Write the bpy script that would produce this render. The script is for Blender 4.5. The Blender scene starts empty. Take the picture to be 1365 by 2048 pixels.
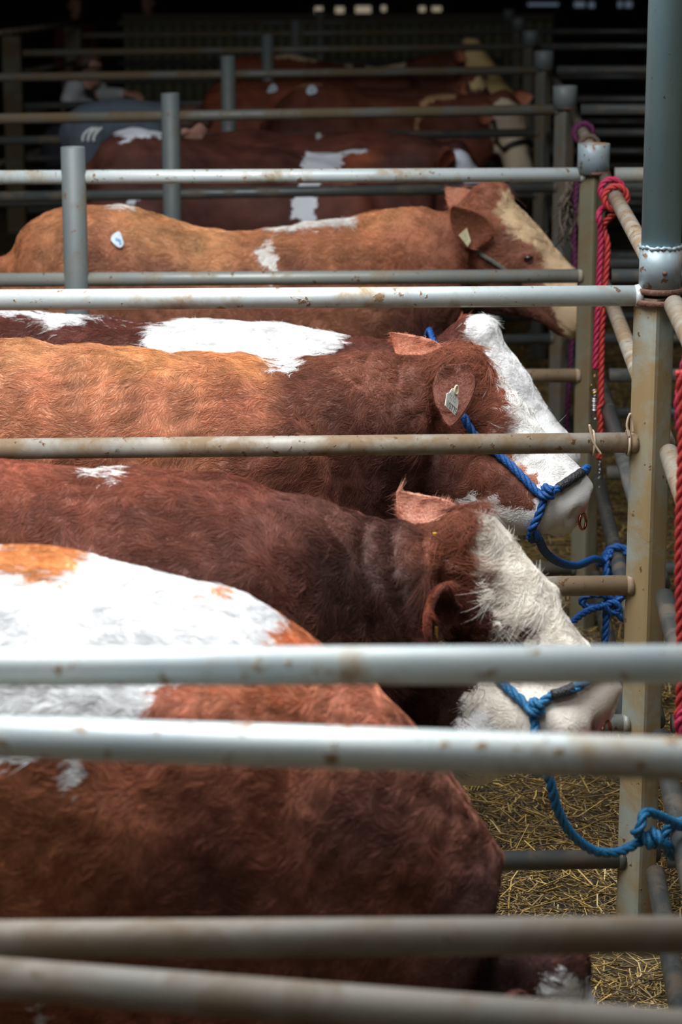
import bpy, bmesh, math, random
import numpy as np
from mathutils import Vector, Matrix
from mathutils.bvhtree import BVHTree

random.seed(7)
rng = np.random.default_rng(11)
C = bpy.context.scene.collection
SC = bpy.context.scene

# ------------------------------------------------------------------ camera
FPX, CX, CY = 4834.0, 682.5, 1024.0          # focal length in pixels of the 1365 x 2048 frame
PITCH = math.radians(13.8)
EYE_Z = 2.57
cd = bpy.data.cameras.new('camera')
cam = bpy.data.objects.new('camera', cd)
C.objects.link(cam)
cam.location = (0, 0, EYE_Z)
cam.rotation_euler = (math.radians(90) - PITCH, 0, 0)
cd.sensor_fit = 'VERTICAL'
cd.sensor_height = 36.0
cd.lens = FPX / 2048 * 36.0
cd.clip_start, cd.clip_end = 0.05, 200
cd.dof.use_dof = True
cd.dof.focus_distance = 6.25
cd.dof.aperture_fstop = 4.0
SC.camera = cam

# ------------------------------------------------------------------ light
W = bpy.data.worlds.new('world')
SC.world = W
W.use_nodes = True
W.node_tree.nodes['Background'].inputs[0].default_value = (0.62, 0.72, 0.85, 1)
W.node_tree.nodes['Background'].inputs[1].default_value = 0.035


def area(name, loc, sx, sy, power, col, rot=(0, 0, 0)):
    l = bpy.data.lights.new(name, 'AREA')
    l.shape = 'RECTANGLE'
    l.size, l.size_y, l.energy, l.color = sx, sy, power, col
    o = bpy.data.objects.new(name, l)
    C.objects.link(o)
    o.location, o.rotation_euler = loc, rot
    return o


# daylight through two rooflights in the barn roof, with two added fill lamps
area('rooflight_and_fill', (-1.5, 4.6, 5.48), 4.0, 4.0, 560, (0.95, 0.975, 1.0))
area('rooflight_and_fill', (2.7, 5.2, 5.48), 1.2, 3.0, 75, (0.95, 0.975, 1.0))  # added fill lamp on the right, brightens the muzzles
area('rooflight_and_fill', (-0.6, 0.3, 5.48), 3.2, 2.4, 70, (0.95, 0.975, 1.0))  # added fill lamp towards the camera, brightens the fronts of the near rails
area('rooflight_and_fill', (-4.0, 10.0, 5.48), 2.0, 3.0, 30, (0.95, 0.97, 1.0))
SC.view_settings.view_transform = 'Standard'
SC.view_settings.look = 'None'
SC.view_settings.exposure = 0.2
SC.view_settings.gamma = 1.0
SC.view_settings.use_curve_mapping = False
SC.cycles_curves.shape = 'RIBBONS'
SC.cycles_curves.subdivisions = 2


# ------------------------------------------------------------------ picture <-> world
def ray(px, py):
    a, b = (px - CX) / FPX, -(py - CY) / FPX
    c, s = math.cos(PITCH), math.sin(PITCH)
    return np.array([a, c + b * s, -s + b * c])


def at_y(px, py, Y):
    d = ray(px, py)
    return np.array([0, 0, EYE_Z]) + d * (Y / d[1])


def at_z(px, py, z):
    d = ray(px, py)
    return np.array([0, 0, EYE_Z]) + d * ((z - EYE_Z) / d[2])


def proj(P):
    P = np.asarray(P, float)
    c, s = math.cos(PITCH), math.sin(PITCH)
    z = P[..., 2] - EYE_Z
    dep = P[..., 1] * c - z * s
    up = P[..., 1] * s + z * c
    return np.stack([CX + FPX * P[..., 0] / dep, CY - FPX * up / dep], -1), dep


# ------------------------------------------------------------------ helpers
def srgb(r, g, b):
    f = lambda v: (v / 12.92 if v <= 0.04045 else ((v + 0.055) / 1.055) ** 2.4)
    return (f(r / 255), f(g / 255), f(b / 255))


def tag(o, label=None, cat=None, group=None, kind=None):
    if label: o['label'] = label
    if cat: o['category'] = cat
    if group: o['group'] = group
    if kind: o['kind'] = kind
    return o


def empty(name, loc, label=None, cat=None, group=None, kind=None):
    o = bpy.data.objects.new(name, None)
    C.objects.link(o)
    o.empty_display_size = 0.1
    o.location = loc
    return tag(o, label, cat, group, kind)


def mk(name, V, F, mat, parent=None, smooth=True, origin=None):
    """link verts (world) and faces as one mesh object"""
    V = np.asarray(V, float)
    off = np.array(parent_world(parent)) if parent is not None else np.zeros(3)
    if origin is not None:
        off = np.asarray(origin, float)
    me = bpy.data.meshes.new(name)
    me.from_pydata((V - off).tolist(), [], F if isinstance(F, list) else F.tolist())
    me.validate()
    if smooth:
        me.polygons.foreach_set('use_smooth', np.ones(len(me.polygons), bool))
    me.materials.append(mat)
    o = bpy.data.objects.new(name, me)
    C.objects.link(o)
    if parent is not None:
        o.parent = parent
    elif origin is not None:
        o.location = origin
    return o


def parent_world(p):
    v = Vector((0, 0, 0))
    while p is not None:
        v += p.location
        p = p.parent
    return tuple(v)


class MB:
    def __init__(s):
        s.V, s.F, s.n = [], [], 0

    def add(s, V, F):
        V = np.asarray(V, float).reshape(-1, 3)
        s.V.append(V)
        s.F += [[i + s.n for i in f] for f in F]
        s.n += len(V)
        return s

    def verts(s):
        return np.concatenate(s.V)

    def obj(s, name, mat, parent=None, smooth=True, origin=None):
        return mk(name, s.verts(), s.F, mat, parent, smooth, origin)


def frame_of(d):
    d = np.asarray(d, float)
    d = d / np.linalg.norm(d)
    h = np.array([0, 0, 1.0]) if abs(d[2]) < 0.9 else np.array([1.0, 0, 0])
    a = np.cross(h, d); a /= np.linalg.norm(a)
    return a, np.cross(d, a), d


def loft(rings, cap=True):
    """rings: list of (n,3) arrays -> V, F"""
    n = len(rings[0])
    V = np.concatenate(rings)
    F = []
    for i in range(len(rings) - 1):
        for j in range(n):
            k = (j + 1) % n
            F.append([i * n + j, i * n + k, (i + 1) * n + k, (i + 1) * n + j])
    if cap:
        F.append(list(range(n))[::-1])
        F.append([(len(rings) - 1) * n + j for j in range(n)])
    return V, F


def tube(p0, p1, r0, r1=None, n=20, cap=True, rounded=0.0):
    p0, p1 = np.asarray(p0, float), np.asarray(p1, float)
    r1 = r0 if r1 is None else r1
    a, b, d = frame_of(p1 - p0)
    t = np.linspace(0, 2 * math.pi, n, endpoint=False)
    ring = np.cos(t)[:, None] * a + np.sin(t)[:, None] * b
    st = [(p0, r0), (p1, r1)]
    if rounded:
        st = [(p0, r0 - rounded), (p0 + d * rounded, r0), (p1 - d * rounded, r1), (p1, r1 - rounded)]
    return loft([p + ring * r for p, r in st], cap)


def open_pipe(base, z1, r, wall=0.005, n=24):
    """vertical pipe with an open, hollow top"""
    x, y, z0 = base
    t = np.linspace(0, 2 * math.pi, n, endpoint=False)
    ring = np.stack([np.cos(t), np.sin(t), 0 * t], 1)
    st = [(z0, r), (z1, r), (z1 + 0.001, r - wall * .3), (z1, r - wall), (z1 - 0.09, r - wall)]
    return loft([np.array([x, y, z]) + ring * q for z, q in st])


def catmull(P, m=12):
    P = np.asarray(P, float)
    P = np.vstack([2 * P[0] - P[1], P, 2 * P[-1] - P[-2]])
    out = []
    for i in range(1, len(P) - 2):
        for t in np.linspace(0, 1, m, endpoint=False):
            a, b, c, d = P[i - 1], P[i], P[i + 1], P[i + 2]
            out.append(.5 * ((2 * b) + (c - a) * t + (2 * a - 5 * b + 4 * c - d) * t * t + (3 * b - a - 3 * c + d) * t ** 3))
    out.append(P[-2])
    return np.array(out)


def resample(P, step):
    d = np.r_[0, np.cumsum(np.linalg.norm(np.diff(P, axis=0), axis=1))]
    n = max(3, int(d[-1] / step) + 1)
    q = np.linspace(0, d[-1], n)
    return np.stack([np.interp(q, d, P[:, k]) for k in range(3)], 1)


def transport(P):
    T = np.gradient(P, axis=0)
    T /= np.linalg.norm(T, axis=1)[:, None] + 1e-12
    a, b, _ = frame_of(T[0])
    A = [a]
    for i in range(1, len(P)):
        a = A[-1] - T[i] * np.dot(A[-1], T[i])
        A.append(a / (np.linalg.norm(a) + 1e-12))
    A = np.array(A)
    return T, A, np.cross(T, A)


def path_tube(P, r, n=8):
    P = np.asarray(P, float)
    r = np.broadcast_to(np.asarray(r, float), (len(P),))
    T, A, B = transport(P)
    t = np.linspace(0, 2 * math.pi, n, endpoint=False)
    return loft([P[i] + r[i] * (np.cos(t)[:, None] * A[i] + np.sin(t)[:, None] * B[i]) for i in range(len(P))])


def rope(P, r, pitch=None, strands=3, smooth_in=True):
    """a laid rope of three twisted strands along the points P"""
    Q = resample(catmull(P) if smooth_in else np.asarray(P, float), r * .55)
    pitch = pitch or r * 6.5
    T, A, B = transport(Q)
    s = np.r_[0, np.cumsum(np.linalg.norm(np.diff(Q, axis=0), axis=1))]
    m = MB()
    for k in range(strands):
        th = s / pitch * 2 * math.pi + k * 2 * math.pi / strands
        S = Q + (np.cos(th)[:, None] * A + np.sin(th)[:, None] * B) * r * .5
        m.add(*path_tube(S, r * .54, 7))
    return m.verts(), m.F


def coil(c, axis, R, turns, phase=0.0, pitch=0.03, n=14):
    a, b, d = frame_of(axis)
    t = np.linspace(0, turns * 2 * math.pi, int(turns * n) + 1)
    return np.asarray(c) + R * (np.cos(t + phase)[:, None] * a + np.sin(t + phase)[:, None] * b) + (t / (2 * math.pi) * pitch)[:, None] * d


def box(c, sx, sy, sz, rz=0.0):
    c = np.asarray(c, float)
    x = np.array([[i, j, k] for i in (-.5, .5) for j in (-.5, .5) for k in (-.5, .5)]) * [sx, sy, sz]
    R = np.array([[math.cos(rz), -math.sin(rz), 0], [math.sin(rz), math.cos(rz), 0], [0, 0, 1]])
    return c + x @ R.T, [[0, 1, 3, 2], [4, 6, 7, 5], [0, 4, 5, 1], [2, 3, 7, 6], [0, 2, 6, 4], [1, 5, 7, 3]]


def ellipsoid(c, rx, ry, rz, n=16, m=12):
    c = np.asarray(c, float)
    rings = []
    for i in range(1, m):
        a = math.pi * i / m
        t = np.linspace(0, 2 * math.pi, n, endpoint=False)
        rings.append(c + np.stack([rx * math.sin(a) * np.cos(t), ry * math.sin(a) * np.sin(t), np.full(n, -rz * math.cos(a))], 1))
    return loft(rings)


def capsule_chain(P, R, n=12):
    """tapered limb with rounded ends"""
    P = np.asarray(P, float); R = np.asarray(R, float)
    T, A, B = transport(P)
    t = np.linspace(0, 2 * math.pi, n, endpoint=False)
    rings = []
    for f in (.95, .6):
        q = math.sqrt(1 - f * f)
        rings.append(P[0] - T[0] * R[0] * f + R[0] * q * (np.cos(t)[:, None] * A[0] + np.sin(t)[:, None] * B[0]))
    for i in range(len(P)):
        rings.append(P[i] + R[i] * (np.cos(t)[:, None] * A[i] + np.sin(t)[:, None] * B[i]))
    for f in (.6, .95):
        q = math.sqrt(1 - f * f)
        rings.append(P[-1] + T[-1] * R[-1] * f + R[-1] * q * (np.cos(t)[:, None] * A[-1] + np.sin(t)[:, None] * B[-1]))
    return loft(rings)


def remesh(V, F, voxel):
    me = bpy.data.meshes.new('tmp')
    me.from_pydata(np.asarray(V).tolist(), [], F)
    o = bpy.data.objects.new('tmp', me)
    C.objects.link(o)
    md = o.modifiers.new('r', 'REMESH')
    md.mode, md.voxel_size, md.adaptivity = 'VOXEL', voxel, 0.0
    dg = bpy.context.evaluated_depsgraph_get()
    m2 = bpy.data.meshes.new_from_object(o.evaluated_get(dg))
    v = np.empty(len(m2.vertices) * 3); m2.vertices.foreach_get('co', v)
    f = np.empty(len(m2.loops), int); m2.loops.foreach_get('vertex_index', f)
    ls = np.empty(len(m2.polygons), int); m2.polygons.foreach_get('loop_total', ls)
    bpy.data.objects.remove(o); bpy.data.meshes.remove(me)
    if (ls == 4).all():
        ff = f.reshape(-1, 4)
    else:
        ff, i = [], 0
        for n in ls:
            if n == 4: ff.append(f[i:i + 4])
            i += n
        ff = np.array(ff)
    bpy.data.meshes.remove(m2)
    return v.reshape(-1, 3), ff


def edges_of(F):
    e = np.concatenate([F[:, [i, (i + 1) % 4]] for i in range(4)])
    e.sort(axis=1)
    return np.unique(e, axis=0)


def smooth_v(V, F, it, w=0.5, mask=None):
    e = edges_of(F)
    n = len(V)
    deg = np.bincount(e.ravel(), minlength=n).astype(float)[:, None] + 1e-9
    for _ in range(it):
        s = np.zeros_like(V)
        for k in range(3):
            s[:, k] = np.bincount(e[:, 0], V[e[:, 1], k], n) + np.bincount(e[:, 1], V[e[:, 0], k], n)
        ww = w if mask is None else w * mask[:, None]
        V = V + (s / deg - V) * ww
    return V


def normals_of(V, F):
    a = np.cross(V[F[:, 2]] - V[F[:, 0]], V[F[:, 3]] - V[F[:, 1]])
    N = np.zeros_like(V)
    for i in range(4):
        for k in range(3):
            N[:, k] += np.bincount(F[:, i], a[:, k], len(V))
    return N / (np.linalg.norm(N, axis=1)[:, None] + 1e-12)


class VNoise:
    """cheap smooth noise: a sum of random plane waves"""
    def __init__(s, freq, n=10, seed=0):
        g = np.random.default_rng(seed)
        k = g.normal(size=(n, 3)); k /= np.linalg.norm(k, axis=1)[:, None]
        s.k = k * freq * 2 * math.pi * g.uniform(.55, 1.5, (n, 1))
        s.p = g.uniform(0, 6.28, n)
        s.a = math.sqrt(2.0 / n)

    def __call__(s, P):
        out = np.zeros(len(P))
        for k, p in zip(s.k, s.p):
            out += np.sin(P @ k + p)
        return out * s.a


def poly_sdf(Q, poly):
    """signed distance (positive inside) of 2-D points to a polygon"""
    poly = np.asarray(poly, float)
    d = np.full(len(Q), 1e9)
    ins = np.zeros(len(Q), bool)
    for i in range(len(poly)):
        a, b = poly[i], poly[(i + 1) % len(poly)]
        ab = b - a
        t = np.clip(((Q - a) @ ab) / (ab @ ab + 1e-9), 0, 1)
        d = np.minimum(d, np.linalg.norm(Q - a - t[:, None] * ab, axis=1))
        c = ((a[1] > Q[:, 1]) != (b[1] > Q[:, 1]))
        with np.errstate(divide='ignore', invalid='ignore'):
            xx = (b[0] - a[0]) * (Q[:, 1] - a[1]) / (b[1] - a[1]) + a[0]
        ins ^= c & (Q[:, 0] < xx)
    return np.where(ins, d, -d)


def hermite(x, xs, ys):
    """monotone-ish smooth interpolation of columns ys over xs"""
    xs = np.asarray(xs, float); ys = np.asarray(ys, float)
    if ys.ndim == 1: ys = ys[:, None]
    dx = np.diff(xs)[:, None]
    sl = np.diff(ys, axis=0) / dx
    m = np.zeros_like(ys)
    m[0], m[-1] = sl[0], sl[-1]
    for i in range(1, len(xs) - 1):
        p = sl[i - 1] * sl[i]
        m[i] = np.where(p > 0, 2 * p / (sl[i - 1] + sl[i] + 1e-12 * np.sign(sl[i] + 1e-30)), 0)
    i = np.clip(np.searchsorted(xs, x) - 1, 0, len(xs) - 2)
    h = dx[i]; t = ((x - xs[i])[:, None] / h)
    h00 = 2 * t ** 3 - 3 * t ** 2 + 1; h10 = t ** 3 - 2 * t ** 2 + t
    h01 = -2 * t ** 3 + 3 * t ** 2; h11 = t ** 3 - t ** 2
    r = h00 * ys[i] + h10 * h * m[i] + h01 * ys[i + 1] + h11 * h * m[i + 1]
    return r[:, 0] if r.shape[1] == 1 else r


# ------------------------------------------------------------------ materials
def new_mat(name):
    m = bpy.data.materials.new(name)
    m.use_nodes = True
    nt = m.node_tree
    return m, nt, nt.nodes['Principled BSDF']


def plain(name, col, rough=0.6, metal=0.0, spec=0.5, bump=0.0, bscale=80):
    m, nt, b = new_mat(name)
    b.inputs['Roughness'].default_value = rough
    b.inputs['Metallic'].default_value = metal
    b.inputs['Specular IOR Level'].default_value = spec
    tc = nt.nodes.new('ShaderNodeTexCoord')
    no = nt.nodes.new('ShaderNodeTexNoise')
    no.inputs['Scale'].default_value = bscale
    nt.links.new(tc.outputs['Object'], no.inputs['Vector'])
    mx = nt.nodes.new('ShaderNodeMix'); mx.data_type = 'RGBA'
    mx.inputs['A'].default_value = (*[c * .8 for c in col], 1)
    mx.inputs['B'].default_value = (*[min(1, c * 1.2) for c in col], 1)
    nt.links.new(no.outputs['Fac'], mx.inputs['Factor'])
    nt.links.new(mx.outputs['Result'], b.inputs['Base Color'])
    if bump:
        bp = nt.nodes.new('ShaderNodeBump')
        bp.inputs['Strength'].default_value = bump
        bp.inputs['Distance'].default_value = 0.01
        nt.links.new(no.outputs['Fac'], bp.inputs['Height'])
        nt.links.new(bp.outputs['Normal'], b.inputs['Normal'])
    return m


def pipe_mat(name, base, dirt, dirt_at=0.5, rust=(0.16, 0.075, 0.03), spots=0.62, metal=0.25, rough=0.42, streak=6.0, grime=(0.05, 0.04, 0.03), grime_at=.66):
    """galvanised steel with blotches of dried muck, specks of rust and greasy marks"""
    m, nt, b = new_mat(name)
    N, L = nt.nodes.new, nt.links.new
    tc = N('ShaderNodeTexCoord')

    def noise(scale, detail=6, rough_=.6, dist=0.0):
        n = N('ShaderNodeTexNoise')
        n.inputs['Scale'].default_value = scale
        n.inputs['Detail'].default_value = detail
        n.inputs['Roughness'].default_value = rough_
        n.inputs['Distortion'].default_value = dist
        L(tc.outputs['Object'], n.inputs['Vector'])
        return n.outputs['Fac']

    def ramp(f, a, c):
        r = N('ShaderNodeMapRange')
        r.inputs['From Min'].default_value, r.inputs['From Max'].default_value = a, c
        L(f, r.inputs['Value'])
        return r.outputs['Result']

    def mix(f, A, B):
        x = N('ShaderNodeMix'); x.data_type = 'RGBA'
        L(f, x.inputs['Factor'])
        for s, v in (('A', A), ('B', B)):
            if isinstance(v, tuple): x.inputs[s].default_value = (*v, 1)
            else: L(v, x.inputs[s])
        return x.outputs['Result']

    n1, n2, n3, n4 = noise(streak, 8, .65, .4), noise(38, 4, .6), noise(3.1, 5, .6), noise(120, 3)
    col = mix(n4, tuple(c * .86 for c in base), tuple(min(1, c * 1.1) for c in base))
    col = mix(ramp(n3, .35, .65), col, tuple(c * q for c, q in zip(base, (.78, .86, .92))))
    d = ramp(n1, dirt_at - .06, dirt_at + .09)
    col = mix(d, col, dirt)
    s = ramp(n2, spots, spots + .035)
    col = mix(s, col, rust)
    n5 = noise(14, 6, .7, 1.0)
    col = mix(ramp(n5, grime_at, grime_at + .1), col, grime)
    L(col, b.inputs['Base Color'])
    rr = N('ShaderNodeMapRange')
    rr.inputs['To Min'].default_value, rr.inputs['To Max'].default_value = rough, .85
    L(d, rr.inputs['Value']); L(rr.outputs['Result'], b.inputs['Roughness'])
    b.inputs['Metallic'].default_value = metal
    bp = N('ShaderNodeBump'); bp.inputs['Strength'].default_value = .5; bp.inputs['Distance'].default_value = .002
    ad = N('ShaderNodeMath'); ad.operation = 'ADD'
    L(s, ad.inputs[0]); L(n1, ad.inputs[1]); L(ad.outputs[0], bp.inputs['Height'])
    L(bp.outputs['Normal'], b.inputs['Normal'])
    return m


M = {}
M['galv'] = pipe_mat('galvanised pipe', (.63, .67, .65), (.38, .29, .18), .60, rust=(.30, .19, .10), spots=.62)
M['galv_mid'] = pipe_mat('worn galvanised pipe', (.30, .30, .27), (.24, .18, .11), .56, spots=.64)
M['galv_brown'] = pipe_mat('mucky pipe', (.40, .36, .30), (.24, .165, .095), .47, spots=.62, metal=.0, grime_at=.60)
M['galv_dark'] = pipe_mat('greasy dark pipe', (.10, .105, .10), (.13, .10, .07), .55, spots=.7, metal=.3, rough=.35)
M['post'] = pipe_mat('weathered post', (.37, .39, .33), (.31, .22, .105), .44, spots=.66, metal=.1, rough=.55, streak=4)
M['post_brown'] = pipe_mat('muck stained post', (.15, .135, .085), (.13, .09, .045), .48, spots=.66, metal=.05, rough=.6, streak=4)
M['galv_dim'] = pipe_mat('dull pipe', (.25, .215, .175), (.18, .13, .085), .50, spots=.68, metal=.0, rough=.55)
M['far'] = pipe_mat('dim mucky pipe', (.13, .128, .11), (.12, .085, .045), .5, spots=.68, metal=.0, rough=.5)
M['post_grey'] = pipe_mat('dull grey pipe post', (.15, .165, .16), (.13, .11, .07), .58, spots=.66, metal=.0, rough=.5, streak=4)
M['column'] = pipe_mat('blue grey painted pole', (.30, .50, .56), (.34, .36, .31), .62, spots=.70, metal=.05, rough=.45, streak=3)
M['weld'] = pipe_mat('rusty steel collar', (.28, .34, .36), (.22, .13, .07), .54, spots=.6, metal=.2)
M['rust'] = plain('rusted plate', (.12, .055, .035), .75, .1, bump=.5)
M['rope_blue'] = plain('blue polypropylene rope', (.006, .078, .28), .5, bscale=300, bump=.4)
M['rope_teal'] = plain('teal blue rope', (.008, .125, .27), .5, bscale=300, bump=.4)
M['rope_red'] = plain('red rope', (.36, .022, .018), .6, bscale=300, bump=.4)
M['rope_pink'] = plain('magenta rope', (.34, .010, .055), .6, bscale=300, bump=.4)
M['rope_purple'] = plain('purple rope', (.10, .01, .06), .6, bscale=300, bump=.4)
M['tape'] = plain('black tape', (.012, .012, .014), .55, bscale=200, bump=.5)
M['brass'] = plain('brass', (.55, .38, .12), .3, 1.0)
M['steel'] = plain('steel', (.45, .45, .46), .3, 1.0)
M['copper'] = plain('copper ring', (.42, .16, .10), .25, 1.0)
M['twine'] = plain('pale twine', (.55, .42, .30), .8, bscale=400)
M['white_plastic'] = plain('white plastic', (.85, .86, .80), .4)
M['cream_plastic'] = plain('cream plastic', (.66, .60, .38), .4)
M['yellow_plastic'] = plain('yellow plastic', (.70, .45, .05), .4)
M['ink'] = plain('black ink', (.02, .02, .02), .6)
M['blue_ink'] = plain('blue ink', (.12, .36, .62), .6)
M['sticker'] = plain('white paper label', (.62, .70, .76), .5)
M['eye'] = plain('dark eyeball', (.012, .008, .010), .06, spec=.8)
M['wood'] = plain('dusty boards', (.085, .07, .045), .85, bscale=9, bump=.3)

# ------------------------------------------------------------------ the setting
def floor_mat():
    m, nt, b = new_mat('earth floor')
    N, L = nt.nodes.new, nt.links.new
    tc = N('ShaderNodeTexCoord')
    n = N('ShaderNodeTexNoise'); n.inputs['Scale'].default_value = 3.0; n.inputs['Detail'].default_value = 10
    L(tc.outputs['Object'], n.inputs['Vector'])
    n2 = N('ShaderNodeTexNoise'); n2.inputs['Scale'].default_value = 60; n2.inputs['Detail'].default_value = 6
    L(tc.outputs['Object'], n2.inputs['Vector'])
    r = N('ShaderNodeValToRGB')
    r.color_ramp.elements[0].position, r.color_ramp.elements[0].color = .35, (.030, .022, .016, 1)
    r.color_ramp.elements[1].position, r.color_ramp.elements[1].color = .68, (.20, .135, .055, 1)
    mx = N('ShaderNodeMath'); mx.operation = 'ADD'; 
    ml = N('ShaderNodeMath'); ml.operation = 'MULTIPLY'; ml.inputs[1].default_value = .5
    L(n.outputs['Fac'], ml.inputs[0]); 
    m2 = N('ShaderNodeMath'); m2.operation = 'MULTIPLY'; m2.inputs[1].default_value = .5
    L(n2.outputs['Fac'], m2.inputs[0]); L(ml.outputs[0], mx.inputs[0]); L(m2.outputs[0], mx.inputs[1])
    L(mx.outputs[0], r.inputs['Fac']); L(r.outputs['Color'], b.inputs['Base Color'])
    b.inputs['Roughness'].default_value = .9
    bp = N('ShaderNodeBump'); bp.inputs['Strength'].default_value = .8; bp.inputs['Distance'].default_value = .03
    L(n2.outputs['Fac'], bp.inputs['Height']); L(bp.outputs['Normal'], b.inputs['Normal'])
    return m


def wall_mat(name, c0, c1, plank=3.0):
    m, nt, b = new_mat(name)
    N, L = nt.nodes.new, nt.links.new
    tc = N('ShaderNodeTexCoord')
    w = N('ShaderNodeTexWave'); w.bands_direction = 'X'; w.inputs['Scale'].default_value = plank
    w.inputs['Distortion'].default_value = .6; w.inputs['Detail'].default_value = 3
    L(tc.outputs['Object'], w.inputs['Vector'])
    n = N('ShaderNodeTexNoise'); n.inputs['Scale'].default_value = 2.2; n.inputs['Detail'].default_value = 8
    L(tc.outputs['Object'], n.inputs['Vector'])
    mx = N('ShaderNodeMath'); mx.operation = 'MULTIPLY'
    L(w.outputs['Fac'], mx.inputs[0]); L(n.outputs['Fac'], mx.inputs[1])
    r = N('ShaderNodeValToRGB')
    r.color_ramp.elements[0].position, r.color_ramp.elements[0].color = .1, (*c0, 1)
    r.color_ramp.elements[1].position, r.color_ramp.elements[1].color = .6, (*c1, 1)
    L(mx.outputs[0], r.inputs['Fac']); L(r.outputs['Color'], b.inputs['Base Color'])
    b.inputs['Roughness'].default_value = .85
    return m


M['floor'] = floor_mat()
M['wall'] = wall_mat('grubby concrete panel', (.08, .078, .048), (.20, .19, .12))
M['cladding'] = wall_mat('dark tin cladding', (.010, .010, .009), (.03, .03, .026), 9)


def structure(name, c, sx, sy, sz, mat):
    V, F = box(c, sx, sy, sz)
    return tag(mk(name, V, F, mat, smooth=False, origin=c), kind='structure')


structure('floor', (0, 14, -0.05), 22, 46, .1, M['floor'])
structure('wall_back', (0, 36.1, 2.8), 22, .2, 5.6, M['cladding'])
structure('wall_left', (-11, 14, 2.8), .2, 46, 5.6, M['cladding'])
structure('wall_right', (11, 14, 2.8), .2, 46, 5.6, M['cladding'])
# roof with openings left free for the rooflights and the added fill lamps
mb = MB()
for x0, x1, y0, y1 in ((-11, -5.1, -9, 37), (-5.1, -3.6, -9, 8.4), (-5.1, -2.9, 11.6, 37), (-3.6, -2.9, 6.7, 8.4), (-3.6, -2.9, -9, 2.5), (-2.9, 1.3, -9, -1.0), (-2.9, -2.3, -1, 2.5), (1.1, 1.3, -1, 2.5), (-2.3, 1.1, 1.6, 2.5), (.6, 1.3, 2.5, 6.7), (-2.9, 1.3, 6.7, 37), (1.3, 2.1, -9, 37), (3.3, 11, -9, 37), (2.1, 3.3, -9, 3.7), (2.1, 3.3, 6.7, 37)):
    mb.add(*box(((x0 + x1) / 2, (y0 + y1) / 2, 5.6), x1 - x0, y1 - y0, .1))
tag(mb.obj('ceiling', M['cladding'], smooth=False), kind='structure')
# slots of daylight in the far cladding
def glow(name, col, st):
    m, nt, b = new_mat(name)
    b.inputs['Base Color'].default_value = (*col, 1)
    b.inputs['Emission Color'].default_value = (*col, 1)
    b.inputs['Emission Strength'].default_value = st
    return m
M['day_warm'] = glow('daylight through a gap', (1.0, .86, .62), .22)
M['day_cool'] = glow('cool daylight through a gap', (.55, .68, .9), .10)
slots = [(638, 21, 15, 14, 'day_warm'), (655, 20, 8, 9, 'day_warm'), (680, 20, 17, 12, 'day_warm'), (727, 19, 30, 13, 'day_warm'), (768, 17, 9, 11, 'day_warm'), (845, 18, 12, 10, 'day_warm'), (874, 18, 18, 9, 'day_warm'),
         (1087, 9, 60, 5, 'day_cool'), (1160, 9, 20, 10, 'day_cool'), (1184, 10, 11, 10, 'day_cool'), (1241, 9, 8, 11, 'day_cool'), (1258, 9, 13, 11, 'day_cool')]
for i, (px, py, w, h, mt) in enumerate(slots[:1] + slots[2:]):
    c = at_y(px, py, 35.98)
    k = 36.0 / FPX
    structure(f'window_{i + 1}', c, w * k, .03, h * k, M[mt])

# the low boarded wall that closes off the far pens
p0, p1 = at_y(248, 30, 25.0), at_y(1046, 24, 25.0)
structure('wall_boarding', ((p0[0] + p1[0]) / 2 + .15, 25.0, .80), p1[0] - p0[0] + .3, .10, 1.60, M['wall'])
structure('trim_1', ((p0[0] + p1[0]) / 2 + .15, 24.93, 1.60), p1[0] - p0[0] + .32, .07, .07, M['wood'])

# ------------------------------------------------------------------ pens
RAIL = .025
ROW_Y = {1: 2.93, 2: 5.75, 3: 8.57, 4: 11.39, 5: 14.21, 6: 17.03, 7: 19.85, 8: 22.67}
#        right post px, rail py there, rail py at the left edge (px 0), left post px
ROWS = {2: (1310, 591, 600, None), 3: (1187, 349, 355, 147), 4: (1130, 219, 238, 341), 5: (1088, 140, 155, 457),
        6: (1061, 93, 107, 535), 7: (1037, 63, 73, 592), 8: (1018, 43, 48, 640)}


def pt_at_x(px, py, Y):
    return at_y(px, py, Y)


row_pts = {}
for r, (pr, yr, yl, lp) in ROWS.items():
    Y = ROW_Y[r]
    a = pt_at_x(pr, yr, Y)
    lx = {6: 46, 7: 165, 8: 236}.get(r, -60)
    b = at_y(lx, yl + (yr - yl) * lx / pr, Y - .05 * (a[0] + 1.0))
    row_pts[r] = (a, b)
DROP = .36
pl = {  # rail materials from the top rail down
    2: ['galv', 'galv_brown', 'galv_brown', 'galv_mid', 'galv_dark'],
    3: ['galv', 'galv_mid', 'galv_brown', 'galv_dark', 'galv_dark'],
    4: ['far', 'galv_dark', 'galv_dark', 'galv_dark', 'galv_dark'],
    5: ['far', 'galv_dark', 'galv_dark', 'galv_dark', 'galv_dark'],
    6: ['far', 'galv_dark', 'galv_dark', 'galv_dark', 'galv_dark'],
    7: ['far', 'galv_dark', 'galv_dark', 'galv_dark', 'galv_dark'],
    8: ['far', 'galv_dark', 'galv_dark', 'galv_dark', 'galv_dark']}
row_label = {
    2: 'pipe rail fence with pale top rail, in front of the light brown bull',
    3: 'pipe rail fence in front of the golden bull with the round lot label',
    4: 'pipe rail fence in front of the dark brown bull with the white girth stripe',
    5: 'pipe rail fence in front of the two red bulls with round lot labels',
    6: 'dim pipe rail fence crossing just in front of the farthest bull',
    7: 'dim pipe rail fence just behind the farthest bull',
    8: 'dim pipe rail fence closest to the far boarded wall'}


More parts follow.
